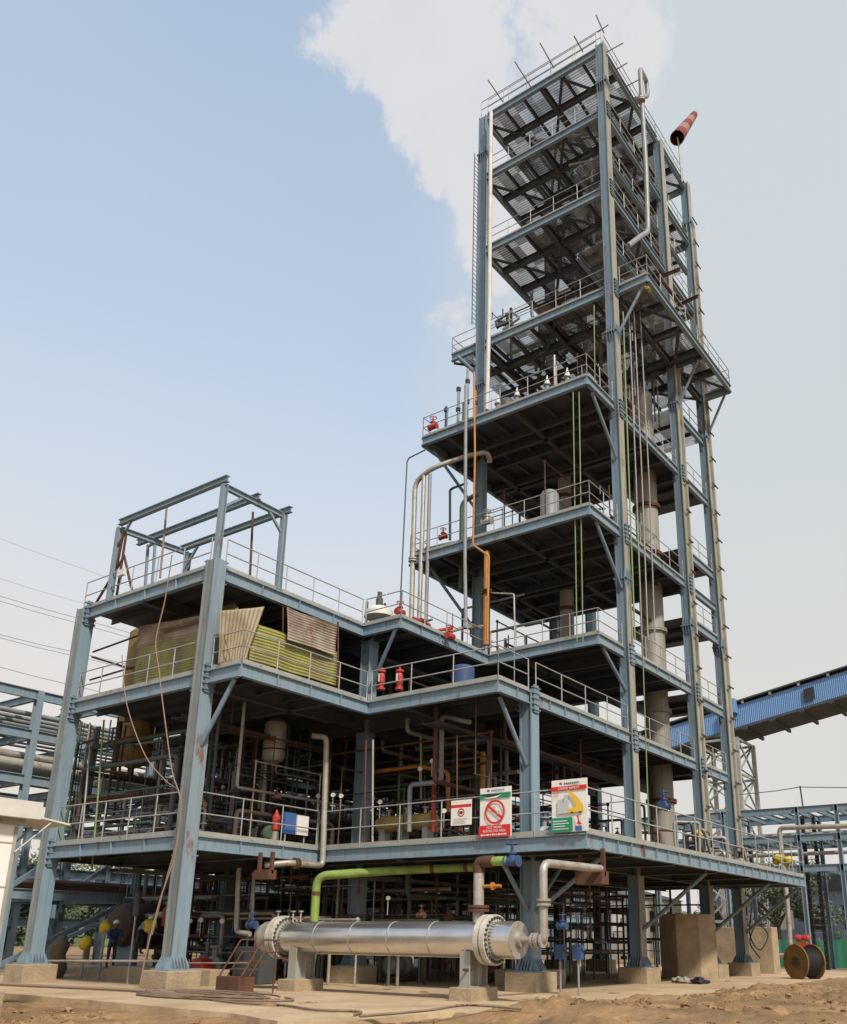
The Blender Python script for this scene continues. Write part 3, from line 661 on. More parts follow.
# rusty step box
def steps():
    t = thing('step_platform', 'rusty steel step platform with two handrails by the exchanger head', 'steps', (19.6, 20.9, 0)); a = P(216, 990, z=0); bq = P(257, 993, z=0)
    x0 = 18.3; ya = 22.2; yb = 21.25
    b = MB(); b.box((x0, yb, .05), (x0+.6, ya, .48)); b.build('box_body', M['rust'], t)
    b = MB(); b.box((x0+.7, yb+.05, .86), (x0+1.2, ya-.05, .9)); b.box((x0+.35, yb+.05, .66), (x0+.75, ya-.05, .69)); b.build('tread', M['rust'], t)
    for yy in (ya, yb):
        b = MB(); b.tube([(x0+.1, yy, .48), (x0+.75, yy-.05, 1.5), (x0+1.3, yy-.05, 1.5), (x0+1.3, yy-.05, .0)], .025, 6); b.tube([(x0+.4, yy, .48), (x0+.9, yy, 1.15), (x0+1.3, yy-.05, 1.15)], .02, 6); b.build('handrail', M['rust'], t)
steps()

# signs on the first-floor railing
def plane_pts(x, y, z, w, h, rx=0): return [(x, y, z), (x, y-w, z), (x, y-w, z+h), (x, y, z+h)]
def sign(label, px0, px1, pyt, pyb, parts, tilt=0):
    a = P(px0, pyb, x=23.82); b_ = P(px1, pyb-4, x=23.82); c = P(px0, pyt+3, x=23.82)
    w = a.y-b_.y; h = c.z-a.z; t = thing('safety_sign', label, 'sign', a)
    m = MB(); m.box((a.x-.015, a.y-w, a.z), (a.x+.01, a.y, a.z+h)); bd = m.build('board', M['swhite'], t)
    for k, (nm, mt, shape, args) in enumerate(parts):
        g = MB(); xx = a.x-.018-.003*k
        def pt(u, v): return (xx, a.y-u*w, a.z+v*h)
        if shape == 'r':
            u0, v0, u1, v1 = args; g.add([pt(u0, v0), pt(u1, v0), pt(u1, v1), pt(u0, v1)], [(0, 1, 2, 3)])
        elif shape == 'p': g.add([pt(u, v) for u, v in args], [tuple(range(len(args)))])
        elif shape == 'ring':
            u, v, r, th = args; n = 40; asp = w/h
            vs = [pt(u+rr*math.cos(2*PI*i/n), v+rr*asp*math.sin(2*PI*i/n)) for rr in (r, r-th) for i in range(n)]
            g.add(vs, [(i, (i+1) % n, n+(i+1) % n, n+i) for i in range(n)])
        elif shape == 't':
            txt, u, v, hh = args; cu = bpy.data.curves.new('text', 'FONT'); cu.body = txt; cu.align_x = 'CENTER'; cu.size = hh*h*1.35; cu.extrude = .001
            o = bpy.data.objects.new(nm, cu); link(o); o.parent = t; o.data.materials.append(M[mt])
            o.rotation_euler = (PI/2, 0, -PI/2); o.location = Vector(pt(u, v))-Vector(a); o.location.x -= .004
            o.scale = (args[4] if len(args) > 4 else 1, 1, 1) if False else (1, 1, 1)
            dg = bpy.context.evaluated_depsgraph_get(); dg.update(); me = bpy.data.meshes.new_from_object(o.evaluated_get(dg)); mw = (o.location.copy(), o.rotation_euler.copy())
            bpy.data.objects.remove(o); o = bpy.data.objects.new(nm, me); link(o); o.parent = t; o.location, o.rotation_euler = mw
            continue
        g.build(nm, M[mt], t)
    m = MB()
    for u in (.15, .85): m.tube([(a.x+.05, a.y-u*w, a.z+.05), (a.x+.05, a.y-u*w, a.z+h-.05)], .02, 6)
    m.build('backing_post', M['rail'], t)
# a bolt of characters sized in fractions of the board
sign('tall white safety board with red no-entry ring reading HOT WORK RESTRICTED AREA on the railing', 480, 511.5, 786, 838,
     [('header_mark', 'sred', 'r', (.22, .925, .31, .965)), ('header_mark', 'sblue', 'r', (.27, .915, .31, .955)), *[('header_text', 'sblue', 'r', (.37+.055*k, .925, .405+.055*k, .955)) for k in range(8)],
      ('green_band', 'sgreen', 'r', (0, .78, 1, .88)), ('dark_tear', 'sblack', 'p', [(.03, .87), (.30, .80), (.55, .81), (.7, .86)]), ('pale_scrap', 'swhite', 'p', [(.1, .80), (.3, .775), (.55, .785), (.72, .84), (.5, .815), (.3, .80)]),
      ('prohibition_ring', 'sred', 'ring', (.5, .50, .32, .055)), ('ring_bar', 'sred', 'p', [(.25, .615), (.30, .655), (.76, .385), (.71, .345)]),
      ('pictogram', 'sgrey', 'p', [(.42, .60), (.50, .62), (.52, .58), (.44, .56)]), ('pictogram', 'sgrey', 'p', [(.55, .50), (.72, .55), (.70, .52), (.6, .44)]), ('pictogram', 'sgrey', 'p', [(.28, .50), (.42, .45), (.46, .40), (.32, .47)]),
      ('red_band', 'sred', 'r', (0, 0, 1, .235)), ('lettering', 'swhite', 't', ('HOT WORK', .5, .165, .05)), ('lettering', 'swhite', 't', ('RESTRICTED AREA', .5, .095, .05)), *[('small_text', 'swhite', 'r', (.07+.062*k, .028, .07+.062*k+(.03 if k % 3 else .048), .06)) for k in range(14)]])
sign('wide white safety poster with yellow crane and green text panel on the railing corner', 552.5, 588.5, 778, 833,
     [('header_mark', 'sred', 'r', (.22, .91, .30, .95)), ('header_mark', 'sblue', 'r', (.26, .90, .30, .94)), *[('header_text', 'sblack', 'r', (.36+.055*k, .905, .395+.055*k, .94)) for k in range(8)],
      ('red_band', 'sred', 'r', (0, .79, 1, .87)), ('lettering', 'swhite', 't', ('CRANE SAFETY', .5, .805, .05)), ('small_text', 'sred', 'r', (.05, .73, .22, .74)), ('small_text', 'sred', 'r', (.05, .69, .20, .70)),
      ('pale_skyline', 'sgrey', 'p', [(.18, .35), (.18, .62), (.3, .62), (.3, .55), (.36, .55), (.36, .7), (.48, .7), (.48, .35)]),
      ('crane_boom', 'syel', 'p', [(.45, .78), (.55, .76), (.75, .64), (.90, .46), (.90, .36), (.72, .36), (.68, .50), (.6, .62)]),
      ('crane_body', 'syel', 'p', [(.47, .36), (.47, .42), (.62, .46), (.9, .45), (.9, .36)]), ('crane_wheel', 'sblack', 'r', (.55, .34, .62, .37)), ('crane_wheel', 'sblack', 'r', (.78, .34, .86, .37)),
      ('green_panel', 'sgreen', 'r', (0, 0, .60, .27)), ('panel_text', 'swhite', 'r', (.05, .20, .45, .215)), ('panel_text', 'swhite', 'r', (.05, .15, .5, .165)), ('panel_text', 'swhite', 'r', (.05, .10, .4, .115)), ('panel_text', 'swhite', 'r', (.05, .05, .5, .065)),
      ('hook_drawing', 'sred', 'p', [(.72, .3), (.76, .3), (.80, .18), (.86, .13), (.80, .11), (.72, .14), (.76, .2)]), ('navy_block', 'sblue', 'r', (.68, 0, .86, .10))])
sign('small tilted white notice with pink band and round pictogram tied to the railing', 451, 471.5, 798, 826,
     [('pink_band', 'sred', 'r', (.0, .70, 1, .82)), ('ring', 'sred', 'ring', (.5, .50, .17, .05)), ('pictogram', 'sblack', 'r', (.42, .45, .58, .55)), ('text_line', 'sgrey', 'r', (.15, .24, .8, .27)), ('text_line', 'sgrey', 'r', (.15, .16, .7, .19)), ('text_line', 'sgrey', 'r', (.15, .09, .75, .12))])
# ------------------------------------------------------------------ corrugated sheets on level two
def corrugated(name, label, quad, m, vertical=False, pitch=.11, amp=.014, curl=0):
    a, b_, c, d = [Vector(q) for q in quad]      # bottom-left, bottom-right, top-right, top-left
    nr = (b_-a).cross(d-a).normalized(); nu = 90; nv = 20
    L = (b_-a).length; H = (d-a).length; vs = []
    for i in range(nu+1):
        for j in range(nv+1):
            u, v = (i/nu, j/nv) if vertical else (j/nv, i/nu)
            p = a.lerp(b_, u).lerp(d.lerp(c, u), v)
            w = (L*u if vertical else H*v)/pitch*2*PI
            p = p + nr*(amp*math.sin(w) + curl*.6*(u*u*.6 + .4*math.sin(v*3+u*4)) + .10*noise.noise(p*.8)) + Vector((0, 0, .03*noise.noise(p*.9)))
            vs.append(p)
    k = nv+1; o = MB(); o.add(vs, [(i*k+j, (i+1)*k+j, (i+1)*k+j+1, i*k+j+1) for i in range(nu) for j in range(nv)], True)
    ob = o.build(name, M[m]); md = ob.modifiers.new('s', 'SOLIDIFY'); md.thickness = .006
    return tag(ob, label, 'metal sheet')
xs = 19.2
def Q(px, py): return P(px, py, x=xs)
corrugated('corrugated_sheet', 'long horizontal yellow-green corrugated sheet wall facing left on the second floor', [Q(133, 693), Q(207, 676), Q(207, 630), Q(136, 646)], 'ycorr')
corrugated('corrugated_sheet', 'grey weathered corrugated sheet above the yellow-green one on the second floor', [Q(135, 648), Q(207, 632), Q(207, 615), Q(140, 626)], 'pcorr')
y2 = 23.2
def Q2(px, py, y=y2): return P(px, py, y=y)
corrugated('corrugated_sheet', 'buckled tan sheet with vertical ribs hanging beside the front left column', [Q2(217, 665), Q2(246, 660), Q2(263, 607), Q2(219, 611)], 'gcorr', True, .12, .0145, curl=.18)
corrugated('corrugated_sheet', 'dirty yellow corrugated sheet wall behind the second floor railing', [Q2(250, 659, 23.6), Q2(336, 686, 23.6), Q2(337, 652, 23.6), Q2(250, 622, 23.6)], 'ycorr', False, .11, .014, curl=.05)
corrugated('corrugated_sheet', 'pale crumpled corrugated sheet hanging above the dirty yellow one', [Q2(286, 640, 23.4), Q2(336, 655, 23.4), Q2(336, 626, 23.4), Q2(287, 607, 23.4)], 'pcorr', False, .11, .013, curl=.12)
corrugated('corrugated_sheet', 'long sagging sheet roof edge under the front block roof', [P(160, 632, x=19.0), P(240, 612, x=19.0), P(236, 604, x=19.9), P(160, 622, x=19.9)], 'gcorr', True, .12, .014, curl=.1)

# vessels
def vert_vessel(label, px, pyt, pyb, x, rpx, m, name='vertical_vessel'):
    a = P(px, pyb, x=x); z1 = P(px, pyt, x=x).z; dep = (a-CAM).dot(fwd); r = rpx/FPX*dep
    t = thing(name, label, 'vessel', a); b = MB(); b.lathe((a.x, a.y, a.z), (0, 0, 1), [(0, r*.25), (r*.25, r*.8), (r*.6, r), (z1-a.z, r), (z1-a.z+r*.4, r*.6)], 24); b.build('shell', M[m], t)
    g = MB(); g.lathe((a.x, a.y, a.z-.35), (0, 0, 1), [(0, r*.3), (.06, r*.3), (.061, r*.18), (.4, r*.18)], 12, False); g.lathe((a.x, a.y, a.z+r*1.2), (0, 0, 1), [(0, r*1.03), (.06, r*1.03)], 24, False); g.build('nozzle', M['rust'], t)
    return t
vert_vessel('tan insulated vertical vessel hanging below the second floor beside the far left column', 131, 640, 768, 21.5, 18, 'tan')
vert_vessel('dirty silver vertical vessel hanging in the shade between front columns', 273, 724, 764, 23.5, 11, 'silver')
def horiz_vessel():
    a = P(377, 822, x=26.2); b_ = P(438, 812, x=26.2); zc = 5.72; r = .30
    t = thing('horizontal_drum', 'yellow insulated horizontal drum on grey legs behind the first floor railing', 'vessel', (a.x, a.y, Z1))
    m = MB(); L = a.y-b_.y; m.lathe((26.2, a.y, zc), (0, -1, 0), [(0, .05), (.08, r*.75), (.2, r), (L*.45, r), (L*.47, r*1.15), (L*.56, r*1.15), (L*.58, r), (L-.2, r), (L-.08, r*.75), (L, .05)], 24); m.build('shell', M['yins'], t)
    for f in (.14, .45, .85):
        g = MB(); yy = a.y-L*f; g.box((26.0, yy-.12, Z1+.02), (26.4, yy+.12, zc-.2)); g.build('leg', M['kick'], t)
    g = MB()
    for f in (.2, .5, .8): g.tube([(26.2, a.y-L*f, zc+.2), (26.2, a.y-L*f, zc+.5)], .06, 8); g.lathe((26.2, a.y-L*f, zc+.48), (0, 0, 1), [(0, .12), (.05, .12)], 10, False)
    g.build('nozzle', M['silver'], t)
horiz_vessel()
# pipes around the drum
pipe('orange_pipe', 'orange pipe running over the yellow drum and dropping at its right end', [P(374, 772, x=27), P(417, 766, x=27), P(448, 772, x=27), P(448, 812, x=27)], .09, 'orange')
pipe('grey_pipe', 'grey pipe dropping from the second floor and bending left over the yellow drum', [P(470, 722, x=25.6), P(442, 716, x=25.6), P(441, 782, x=25.6), P(410, 785, x=25.6), P(409, 832, x=25.6)], .095, 'grey')
pipe('rusty_pole', 'thin rusty pole standing left of the small notice', [P(457, 735, x=24.6), P(457, 800, x=24.6)], .03, 'rust')
pipe('orange_pipe', 'thick orange-brown pipe standing in shade above the small notice', [P(483, 752, x=28.5), P(482, 805, x=28.5)], .12, 'orange')
fpipe('dark red vertical pipe with flanges in front of the yellow drum', [P(434, 782, x=25.9), P(433, 832, x=25.9)], .08, 'red', [(P(434, 792, x=25.9), Z), (P(433.6, 800, x=25.9), Z)], fm='rust')
pipe('scaffold_tube', 'olive green tube standing over the yellow drum', [P(421, 736, x=26), P(421, 800, x=26)], .04, 'green', 'tube')
for px, c in ((368, 'rust'), (375, 'silver')): pipe('riser', 'thin %s riser at the inner corner of the first floor' % ('rusty' if c == 'rust' else 'pale'), [P(px-2, 740, x=24.3), P(px-4+(px-368)*.2, 858, x=24.3)], .04, c)

# valves and instruments
def gauge(loc, label, group=None, h=.5, post='grey', size=.07, head='kick', name='pressure_gauge'):
    c = Vector(loc); t = thing(name, label, 'gauge', loc, group)
    b = MB(); b.tube([c, c+Z*h], .02, 6); b.build('stem', M[post], t)
    b = MB(); b.lathe(c+Vector((.04, 0, h+size)), (-1, -.35, 0), [(0, size*.9), (.03, size), (.08, size)], 14); b.build('dial', M[head], t)
    return t
valve('fire_valve', 'red valve with tall stem on the mid terrace near its left corner', P(400, 610, x=26.1)-Z*.1, .75, 'red', (1, 0, 0))
valve('fire_valve', 'red valve standing right in the pipe row of the mid terrace', P(450, 634, x=28.4)-Z*.1, .75, 'red', (1, 0, 0))
fpipe('red pipe row along the mid terrace railing', [P(413, 618, y=22.6), P(430, 625, y=22.6), P(430, 632, y=22.6), P(452, 628, y=22.6)], .07, 'red', [(P(422, 621, y=22.6), Vector((1, 0, 0)))], fm='rust')
fpipe('silver pipe row along the mid terrace ending at the orange pipe', [P(436, 636, y=22.5), P(462, 628, y=22.9), P(486, 626, y=22.9)], .08, 'silver', [(P(470, 627, y=22.9), Vector((1, 0, 0)))])
for px, lab in ((381, 'left'), (399, 'right')):
    t = thing('filter_pot', 'bright red %s filter pot of the pair behind the second floor railing' % lab, 'filter', P(px, 690, x=24.9))
    c = P(px, 690, x=24.9); b = MB(); b.lathe(c, Z, [(0, .16), (.08, .16), (.081, .09), (.16, .09), (.3, .14), (.55, .14), (.7, .09), (.701, .16), (.78, .16), (.781, .05), (.9, .05)], 14); b.build('body', M['red'], t)
    b = MB(); b.box((c.x-.17, c.y-.02, c.z+.3), (c.x-.13, c.y+.03, c.z+.62)); b.build('name_plate', M['white'], t)
c = P(463, 676, x=26.2)
t = thing('plastic_drum', 'blue plastic drum behind the second floor railing', 'drum', c-Z*.3); b = MB(); b.lathe(c-Z*.45, Z, [(0, .40), (.05, .44), (.75, .44), (.8, .38)], 20); b.build('body', M['blue'], t); b = MB(); b.lathe(c+Z*.35, Z, [(0, .36), (.02, .36)], 20, False); b.build('lid', M['blue'], t)
c = P(379, 611, x=26.6)
t = thing('domed_tank', 'white domed tank top with dark motor on the mid terrace', 'tank', c); b = MB(); b.lathe(c-Z*.3, Z, [(0, .62), (.25, .60), (.42, .42), (.5, .2)], 24); b.build('dome', M['white'], t); b = MB(); b.lathe(c+Z*.2, Z, [(0, .15), (.35, .15), (.36, .1), (.65, .1)], 12); b.build('motor', M['darkg'], t)
# bypass pipe loops left of the tower
xx = 31.2
fpipe('long grey pipe leaving under the fifth floor, bending down the left side of the tower', [P(490, 462, x=33), P(488, 452, x=32.6), P(470, 455, x=32.2), P(432, 468, x=xx), P(415, 482, x=xx), P(411, 628, x=xx)], .13, 'silver', [(P(413, 560, x=xx), Z)], bend=.5)
pipe('side_pipe', 'paler pipe of the set just right of the bent grey pipe', [P(424, 476, x=xx), P(419, 622, x=xx)], .11, 'silver')
pipe('side_pipe', 'darker pipe at the right of the vertical set left of the tower', [P(430, 474, x=xx), P(426, 620, x=xx)], .09, 'grey')
pipe('thin_vent_pipe', 'very thin vent pipe leftmost of all, jogging near the fourth floor top', [P(425, 450, x=30.6), P(409, 458, x=30.6), P(407, 462, x=30.6), P(400, 610, x=28.5)], .035, 'darkg')
pipe('dark_pipe', 'dark blue-black pipe bending out above the fourth floor railing', [P(467, 483, x=32), P(453, 488, x=32), P(450, 490, x=32), P(450, 540, x=32)], .065, 'navy')
pipe('dark_pipe', 'dark green pipe elbow beside the left tower leg above the fourth floor', [P(478, 494, x=32.6), P(462, 502, x=32.6), P(461, 590, x=32.6)], .12, 'dgreen', bend=.4)
pipe('orange_pipe', 'long thin orange pipe running down in front of the left tower leg', [P(474, 372, x=31), P(475, 455, x=31), P(473, 545, x=31), P(489, 556, x=31), P(487, 640, x=31)], .05, 'orange', bend=.1)
fpipe('thick rusty orange pipe lower down beside the left tower leg', [P(487, 552, x=31.4), P(486, 645, x=31.4)], .14, 'orange', [(P(487, 592, x=31.4), Z)], fm='rust')
pipe('grey_pipe', 'grey vertical pipe just left of the orange one crossing two floors', [P(466, 385, x=31), P(465, 560, x=31), P(466, 628, x=30.9)], .085, 'grey')
pipe('white_pipe', 'long white vertical pipe running up beside the left tower leg to the roof', [P(491, 112, x=33.7), P(489.5, 300, x=33.7), P(487, 410, x=33.7)], .115, 'white')
pipe('grey_pipe', 'thin L shaped grey pipe right of the rusty orange one', [P(490, 593, x=31.5), P(514, 594, x=31.5), P(515, 640, x=31.5)], .04, 'silver')
# green pair of conduits
for (pa, pb, xc, lab) in (((573, 392), (577, 642), 31.3, 'left'), ((579, 392), (583, 642), 31.3, 'right')):
    pipe('green_conduit', 'light green thin conduit, %s of the pair hanging below the fifth floor' % lab, [P(*pa, x=xc), P(*pb, x=xc)], .027, 'green', 'conduit')
pipe('green_conduit', 'green conduit running down from the sixth to the fifth floor left of the front leg', [P(594, 305, x=33.6), P(595, 392, x=33.6)], .027, 'green', 'conduit')
pipe('green_conduit', 'long green conduit running down right of the front tower leg', [P(637, 520, y=15.9), P(643, 660, y=15.9), P(649, 835, y=15.9)], .027, 'green', 'conduit')
for i, px in enumerate((623, 629, 634, 640)):
    pipe('riser_pipe', ['dull green', 'grey', 'pale grey', 'grey-green'][i]+' riser, %s of the four running down right of the front tower leg' % ['first', 'second', 'third', 'fourth'][i],
         [P(px, 312, y=15.9), P(px+6+i, 480, y=15.9), P(px+12+i, 640, y=15.9)], .038, ['green', 'grey', 'vessel', 'grey'][i])
fpipe('grey vent pipe with a hairpin bend above the tower roof on the right side', [P(628, 246, y=15.7), P(641, 236, y=15.7), P(648, 232, y=15.7), P(646, 170, y=15.7), P(640, 69, y=15.7), P(646, 80, y=16.6), P(648, 96, y=16.6), P(636, 99, y=16.6)], .145, 'grey', [(P(641, 100, y=15.7), Z)], bend=.45, n=12)
for (a, b_, lab) in (((606, 112), (612, 260), 'brown corroded pipe beside the front tower leg near the top'), ((612, 265), (620, 390), 'rust brown pipe beside the front tower leg at the sixth floor'), ((664, 190), (668, 320), 'rusty pipe right of the middle right tower leg')):
    pipe('rusty_pipe', lab, [P(*a, y=16.9), P(*b_, y=16.9)], .11, 'rust')
# red-brown outrigger beams on the gallery
for (a, b_, lab) in (((655, 279), (680, 269), 'upper'), ((677, 306), (698, 296), 'lower')):
    m = MB(); m.ibeam(P(*a, y=15.2), P(*b_, y=13.6), .12, .16); o = m.build('lifting_beam', M['rust']); tag(o, '%s rust brown lifting beam poking out over the gallery railing' % lab, 'beam')
pipe('rusty_pipe', 'slanting rust brown pipe over the gallery between the two lifting beams', [P(662, 281, y=14.9), P(682, 306, y=14.9)], .1, 'rust')
# ladder on the left leg
t = thing('ladder', 'narrow steel ladder up the outer left side of the left tower leg', 'ladder', (34.1, 24.85, 33))
for dx in (0, .4):
    b = MB(); b.tube([(34.0+dx, 24.82, 34.3), (34.0+dx, 24.82, 46.5)], .03, 6); b.build('side_rail', M['darkg'], t)
b = MB()
for k in range(40): b.tube([(34.0, 24.82, 34.5+k*.3), (34.4, 24.82, 34.5+k*.3)], .016, 5)
b.build('rungs', M['darkg'], t)
# cable channel with cleats on the far right leg
for (x, lab, n) in ((UF, 'far right', 24), (UE, 'middle right', 0)):
    t = thing('cable_tray', 'cream cable channel with projecting cleats up the %s tower leg' % lab, 'cable tray', (x, VB-.3, 5))
    b = MB(); b.box((x+.05, VB-.38, 5.0), (x+.20, VB-.262, 46 if n else 33)); b.build('channel', M['dusty'], t)
    b = MB(); 
    for k in range(n or 12): z = 6+k*1.75; b.box((x-.25, VB-.44, z), (x+(.55 if n else .3), VB-.385, z+.07))
    b.build('cleats', M['rust'] if not n else M['dark'], t)
# relief valves on the fifth floor
rv = thing('relief_valve', 'x', 'valve', (0, 0, 0)); b = MB(); b.tube([(0, 0, 0), (0, 0, .75)], .07, 8); b.tube([(0, 0, .5), (0, -.45, .5), (0, -.7, 0)], .06, 8); b.build('inlet_pipe', M['rust'], rv)
b = MB(); b.lathe((0, 0, .7), Z, [(0, .17), (.06, .17), (.061, .10), (.3, .13), (.301, .18), (.36, .18)], 12); b.build('body', M['grey'], rv); b = MB(); b.lathe((0, 0, 1.06), Z, [(0, .15), (.12, .13), (.35, .05), (.5, .03)], 12); b.build('bonnet', M['white'], rv)
for i, (px, py) in enumerate(((498, 392), (517, 383), (547, 371), (567, 362))):
    q = P(px, py, x=32.3); q.z = Z5+.03; o = rv if i == 0 else copy_tree(rv); o.location = q
    tag(o, 'relief valve with white conical bonnet, %s from the left on the fifth floor' % ['first', 'second', 'third', 'fourth'][i], group='relief valves on the fifth floor')
# left end of fifth floor
valve('fire_valve', 'red valve at the left end of the fifth floor', P(433, 425, x=31.9)-Z*.1, .9, 'red', (0, 1, 0))
for i, px in enumerate((446, 458, 467, 475)):
    q = P(px, 420, x=31.6+.3*(i % 2)); q.z = Z5+.03
    fpipe(['blue standpipe right of the red valve', 'tall grey standpipe with dark cap', 'tallest blue-grey standpipe', 'short orange-topped standpipe'][i] + ' at the left end of the fifth floor', [q, q+Z*[1.5, 2.6, 3.2, 2.0][i]], .07, ['blue', 'grey', 'grey', 'orange'][i], [(q+Z*1.3, Z)] + ([(q+Z*2.5, Z)] if i in (1, 2) else []), fm='navy', name='standpipe')
valve('fire_valve', 'dark red valve on the fourth floor behind the left railing', P(443, 535, x=32.2)-Z*.1, .75, 'red', (0, 1, 0))
valve('gate_valve', 'grey valve on the fourth floor beside the left tower leg', P(487, 518, x=33)-Z*.2, 1.0, 'silver', (0, 1, 0))
fpipe('pale pipe with flanges along the left of the fourth floor behind the railing', [P(415, 552, x=31.9), P(440, 545, x=31.9), P(465, 540, x=31.9)], .06, 'grey', [(P(428, 548, x=31.9), Vector((0, 1, 0)))], fm='rust')
for i, (px, py) in enumerate(((500, 325), (508, 322))):
    valve('gate_valve', 'small dark valve, %s of two on the sixth floor bypass' % ['left', 'right'][i], P(px, py, x=35.5), .8, 'darkg', (0, 1, 0))
fpipe('grey pipe manifold loop behind the sixth floor railing', [P(495, 322, x=35.5), P(512, 312, x=35.5), P(520, 318, x=35.5), P(502, 330, x=35.5), P(525, 322, x=35.5)], .07, 'grey', [(P(512, 326, x=35.5), Vector((0, 1, 0)))], fm='dark')
b = MB(); q = P(544, 318, x=35.6); b.lathe(q-Z*1.2, Z, [(0, .3), (1.2, .3), (1.4, .15)], 14); o = b.build('small_tank', M['dark']); tag(o, 'small dark tank behind the sixth floor railing', 'tank')
b = MB(); q = P(517, 212, y=16.5); 
# yellow things
for (px, py, k, lab) in ((649, 300, dict(y=15.2), 0),): pass
def wrapped(label, foot, h, s=.28, name='wrapped_instrument', post='grey'):
    t = thing(name, label, 'instrument', foot); f = Vector(foot); b = MB(); b.tube([f, f+Z*h], .045, 8); b.build('post', M[post], t)
    b = MB(); b.ball(f+Z*(h+s*.6), s, 12, 8, (.8, 1, .85), .5); b.ball(f+Z*(h+.05)+Vector((0, .12, -.05)), s*.55, 10, 6, (1, 1, .9), .5); b.build('wrapped_head', M['yellow'], t); return t
for (px, ph, pz, x, lab) in ((85, 946, 0, 20.4, 'lowest yellow plastic-wrapped instrument on a grey post at the far left'), (105, 930, 0, 20.6, 'taller yellow plastic-wrapped instrument on a post left of the worker'), (150, 929, 0, 20.8, 'yellow bagged instrument on a post just left of the front column')):
    q = P(px, ph, x=x); wrapped(lab, (q.x, q.y, 0.0), q.z, .25)
for (px, py, lab) in ((697, 834, 'yellow wrapped instrument behind the first floor railing near the right leg'), (778, 858, 'yellow plastic bag on the right end of the first floor'), (788, 860, 'orange-yellow bag at the extreme right end of the first floor')):
    q = P(px, py, y=13.9 if px > 740 else 14.6)
    wrapped(lab, (q.x, q.y, Z1+.02), max(.05, q.z-Z1-.2), .25)
q = P(611, 278, y=15.4)
wrapped('yellow-brown bag by the railing start of the sixth floor gallery', (36.2, 15.3, Z6+.03), .3, .3)
# blue boxed posts right of the exchanger
for i, (px, py) in enumerate(((560, 952), (578, 952))):
    q = P(px, py, x=25.6); t = thing('junction_box', 'blue junction box on a thin post, %s of the pair behind the front leg' % ['left', 'right'][i], 'junction box', (q.x, q.y, 0))
    b = MB(); b.tube([(q.x, q.y, 0), (q.x, q.y, q.z)], .035, 8); b.build('post', M['grey'], t); b = MB(); b.box((q.x-.1, q.y-.14, q.z-.22), (q.x+.1, q.y+.14, q.z+.22)); b.tube([(q.x, q.y-.2, q.z+.1), (q.x, q.y+.2, q.z+.1)], .07, 8); b.build('box', M['blue'], t)
# first floor right part: equipment
def pump(label, loc, m='darkg', s=1, rz=0, m2='grey', group=None):
    t = thing('pump', label, 'pump', (0, 0, 0), group); b = MB(); b.box((-.7*s, -.25*s, 0), (.7*s, .25*s, .12*s)); b.build('base_frame', M['rust'], t)
    b = MB(); b.lathe((-.6*s, 0, .42*s), (1, 0, 0), [(0, .16*s), (.04*s, .24*s), (.6*s, .24*s), (.65*s, .15*s), (.8*s, .1*s)], 14)
    for k in range(6): b.lathe((-.5*s+k*.08*s, 0, .42*s), (1, 0, 0), [(0, .26*s), (.02*s, .26*s)], 14, False)
    b.build('motor', M[m], t)
    b = MB(); b.lathe((.2*s, 0, .42*s), (1, 0, 0), [(0, .2*s), (.05*s, .3*s), (.25*s, .3*s), (.3*s, .15*s), (.42*s, .12*s)], 14); b.tube([(.35*s, 0, .6*s), (.35*s, 0, 1.0*s)], .09*s, 8); b.lathe((.35*s, 0, .95*s), Z, [(0, .17*s), (.06*s, .17*s)], 10, False); b.build('casing', M[m2], t)
    t.location = loc; t.rotation_euler = (0, 0, rz); woff[t] = Vector(loc); return t
pump('blue and grey pump set behind the first floor railing beside the process column', (37.5, 15.0, Z1+.02), 'blue', 1.2, .2)
pump('silver and rust pump right of the process column on the first floor', (40.2, 15.1, Z1+.02), 'silver', 1.2, 1.0)
pump('grey pump with rusty casing near the right end of the first floor', (43.0, 15.0, Z1+.02), 'grey', 1.1, .3, 'rust')
pump('blue wrapped pump in shade behind the hot work board', (27.5, 16.3, Z1+.02), 'blue', 1.1, 1.2)
valve('gate_valve', 'blue double valve standing by the process column above the first floor', P(664, 806, y=15.2), 1.0, 'blue', (1, 0, 0))
g_ = random.Random(5)
ordn = ['first', 'second', 'third', 'fourth', 'fifth', 'sixth', 'seventh', 'eighth', 'ninth', 'tenth', 'eleventh', 'twelfth', 'thirteenth', 'fourteenth', 'fifteenth', 'sixteenth', 'seventeenth', 'eighteenth']
cnt = {}
for i in range(18):
    x = 34.9+i*.58; c = ['rust', 'silver', 'grey', 'rustd', 'darkg', 'vessel'][(i*5) % 6]; h = .5+g_.random()*1.3; y0_ = g_.uniform(15.0, 17.5); y1_ = y0_-g_.uniform(.4, 1.2); cnt[c] = cnt.get(c, 0)+1
    fpipe('%s %s pipe loop from the left along the right part of the first floor' % (ordn[cnt[c]-1], {'rust': 'rusty', 'silver': 'silver', 'grey': 'grey', 'rustd': 'dark brown', 'darkg': 'dark grey', 'vessel': 'pale grey'}[c]),
          [(x, y0_, Z1+.02), (x, y0_, Z1+h), (x+g_.uniform(-.5, .9), y1_, Z1+h), (x+.6, y1_, Z1+.02)], .03+.05*g_.random(), c, [((x, y0_, Z1+.35), Z)], fm='rust')
